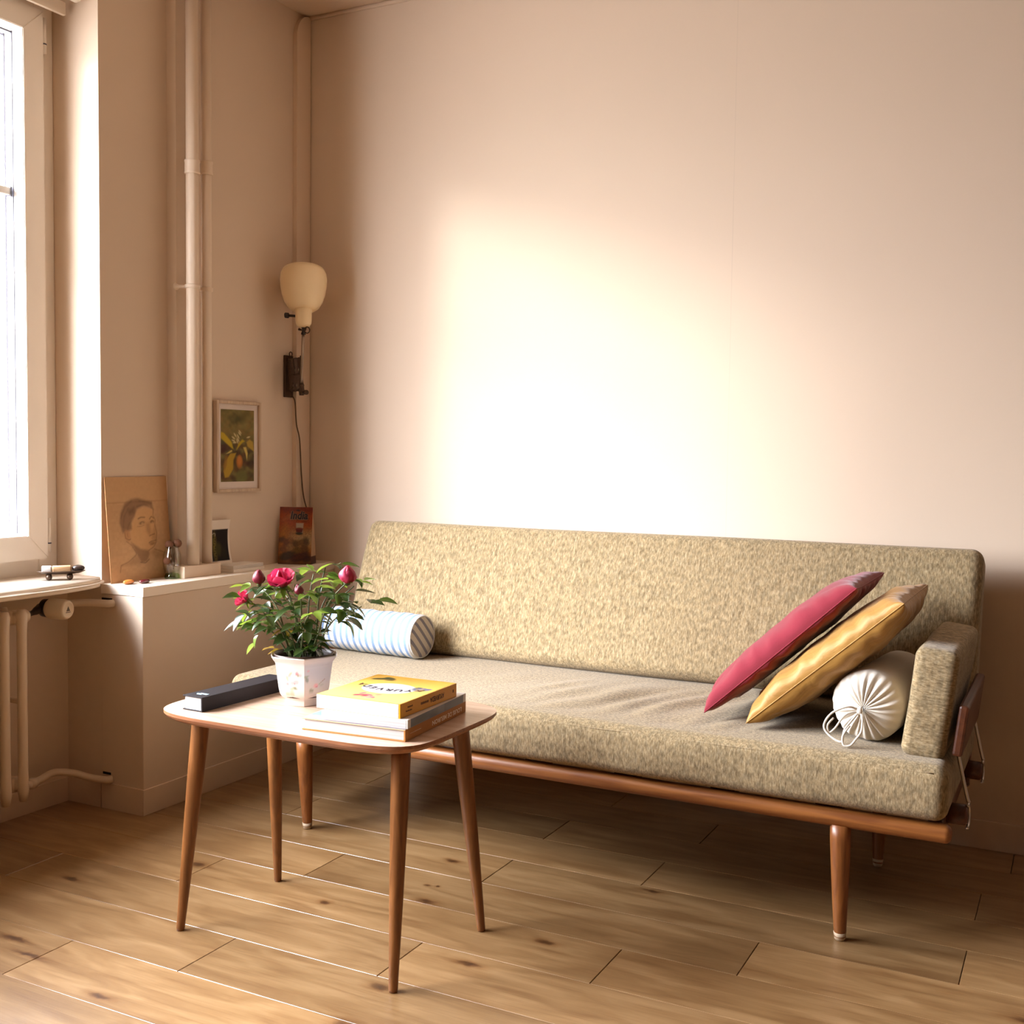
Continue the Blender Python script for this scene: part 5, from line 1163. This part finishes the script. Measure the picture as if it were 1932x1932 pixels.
# stem tips in the pot's own frame; the first five carry flowers
def W(x, y, z): return Vector((x, y, z)) - PC
tips = [W(-1.482, 2.075, .818), W(-1.668, 2.085, .800), W(-1.742, 2.085, .792), W(-1.768, 2.080, .752), W(-1.600, 2.060, .780),
        W(-1.560, 2.100, .845), W(-1.515, 2.150, .800), W(-1.640, 2.160, .820), W(-1.720, 2.150, .770), W(-1.690, 2.010, .740), W(-1.540, 2.010, .745), W(-1.770, 2.060, .700), W(-1.465, 2.110, .760), W(-1.600, 2.190, .790), W(-1.610, 1.985, .715), W(-1.500, 2.030, .705)]
stems = []
for i, tp in enumerate(tips):
    b0 = Vector((tp.x * 0.22 + rr.uniform(-.012, .012), tp.y * 0.22 + rr.uniform(-.012, .012), 0.103)); mid_ = b0.lerp(tp, 0.55) + Vector((-tp.x * .10, -tp.y * .10, .022))
    path = smooth_path([b0, mid_, tp], 7)
    st = new_obj('stem', tube_data('stem', path, list(np.linspace(.0024, .0013, len(path))), M['stem'], 6), rose); stems.append(st)
    nn = len(path)
    for j in range(2, nn, 2):
        t = j / (nn - 1); p = path[j]; ang = j * 2.4 + i; o = Vector((math.cos(ang), math.sin(ang), rr.uniform(-.1, .5))) + Vector((tp.x, tp.y, 0)).normalized() * 0.5
        kind = 'leaf'
        if t > 0.75 and rr.random() < .22: kind = 'leaf_y'
        if t < 0.35 and rr.random() < .28: kind = 'leaf_o'
        spray(st, p, o, rr.uniform(.038, .049) * (0.85 if t < .35 else 1.0), kind)
# photographed outliers: pale leaves on the left, long leaf on the right, upright young leaf
for (p, d, s_, k) in ((W(-1.775, 2.085, .760), (-.9, -.2, .15), .040, 'leaf_y'), (W(-1.770, 2.08, .748), (-.7, -.5, -.2), .034, 'leaf_y'), (W(-1.735, 2.05, .715), (-.8, -.1, -.45), .052, 'leaf_y'), (W(-1.745, 2.06, .735), (-.7, .1, -.3), .046, 'leaf_y'), (W(-1.462, 2.08, .800), (.9, .25, -.02), .050, 'leaf'),
                      (W(-1.578, 2.09, .832), (.7, .5, .85), .044, 'leaf_y'), (W(-1.590, 2.09, .838), (-.5, .2, .3), .028, 'leaf_y'), (W(-1.470, 2.06, .742), (.8, .1, -.5), .050, 'leaf'), (W(-1.475, 2.06, .735), (.7, .1, -.75), .046, 'leaf'), (W(-1.715, 2.04, .665), (-.5, -.3, -.7), .036, 'leaf_y'), (W(-1.70, 2.03, .685), (-.35, -.4, -.8), .030, 'leaf_y')):
    put_leaf(stems[2], p, d, s_, k)
def petal_data(name, R, H, opn, wid, mat):
    nu, nv = 8, 7; vs_, fs = [], []
    for j in range(nv + 1):
        v = j / nv
        for i in range(nu + 1):
            u = (i / nu - 0.5) * 2; edge = 1 - 0.22 * abs(u) ** 2.5
            th = u * wid * (0.35 + 0.65 * math.sin(math.pi * min(1, v * .62 + .1)))
            r = R * (math.sin(math.pi * (0.10 + (0.82 if opn < .1 else 0.62) * v)) * (1 - opn) + opn * (0.18 + 1.35 * v ** 1.25)) * (1 + 0.10 * abs(u))
            z = H * v * edge * (1 - 0.45 * opn * v) - (0.14 * H * opn * v ** 4)
            vs_.append((r * math.cos(th), r * math.sin(th), z))
    for j in range(nv):
        for i in range(nu): a = j * (nu + 1) + i; fs.append((a, a + 1, a + nu + 2, a + nu + 1))
    return mesh_data(name, vs_, fs, mat, True)
def flower(loc, R, H, opn, d, mat, n_out):
    fl = lathe('flower', [(0.0, -0.006), (0.0022, -0.005), (R * .38, -0.001), (R * .46, 0.003), (R * .30, 0.006), (0, 0.006)], M['stem'], rose, loc, seg=14); aim(fl, d)
    for ring, (k, rs2, hs, op, off) in enumerate(((3, .52, 1.0, 0.0, 0.0), (3, .78, 1.0, opn * .35, .6), (n_out, 1.0, .96, opn, .2))):
        me = petal_data('petal', R * rs2, H * hs, op, 1.15 if opn < .3 else 0.85, mat)
        for q in range(k): new_obj('petal', me, fl, (0, 0, 0.001), (rr.uniform(-.05, .05), rr.uniform(-.05, .05), off + q * 2 * math.pi / k + rr.uniform(-.15, .15)))
    for q in range(5):
        s_ = new_obj('sepal', LM['leaf_y'][2], fl); a = q * 1.2566; s_.rotation_euler = (0, math.radians(-35 if opn < .3 else 25), a); s_.scale = (R * 1.15, R * .9, R * 1.0)
flower(W(-1.481, 2.075, .815), .0195, .042, 0.06, (0.12, -.1, 1), M['petal'], 4)
flower(W(-1.668, 2.080, .796), .0270, .046, 0.55, (0.15, -.42, .85), M['petal'], 6)
flower(W(-1.743, 2.085, .794), .0140, .036, 0.03, (-.05, 0, 1), M['petal_d'], 4)
flower(W(-1.772, 2.078, .754), .0185, .031, 0.48, (-.45, -.6, .5), M['petal'], 5)
flower(W(-1.600, 2.058, .782), .0100, .026, 0.02, (-.2, -.15, 1), M['petal_d'], 3)
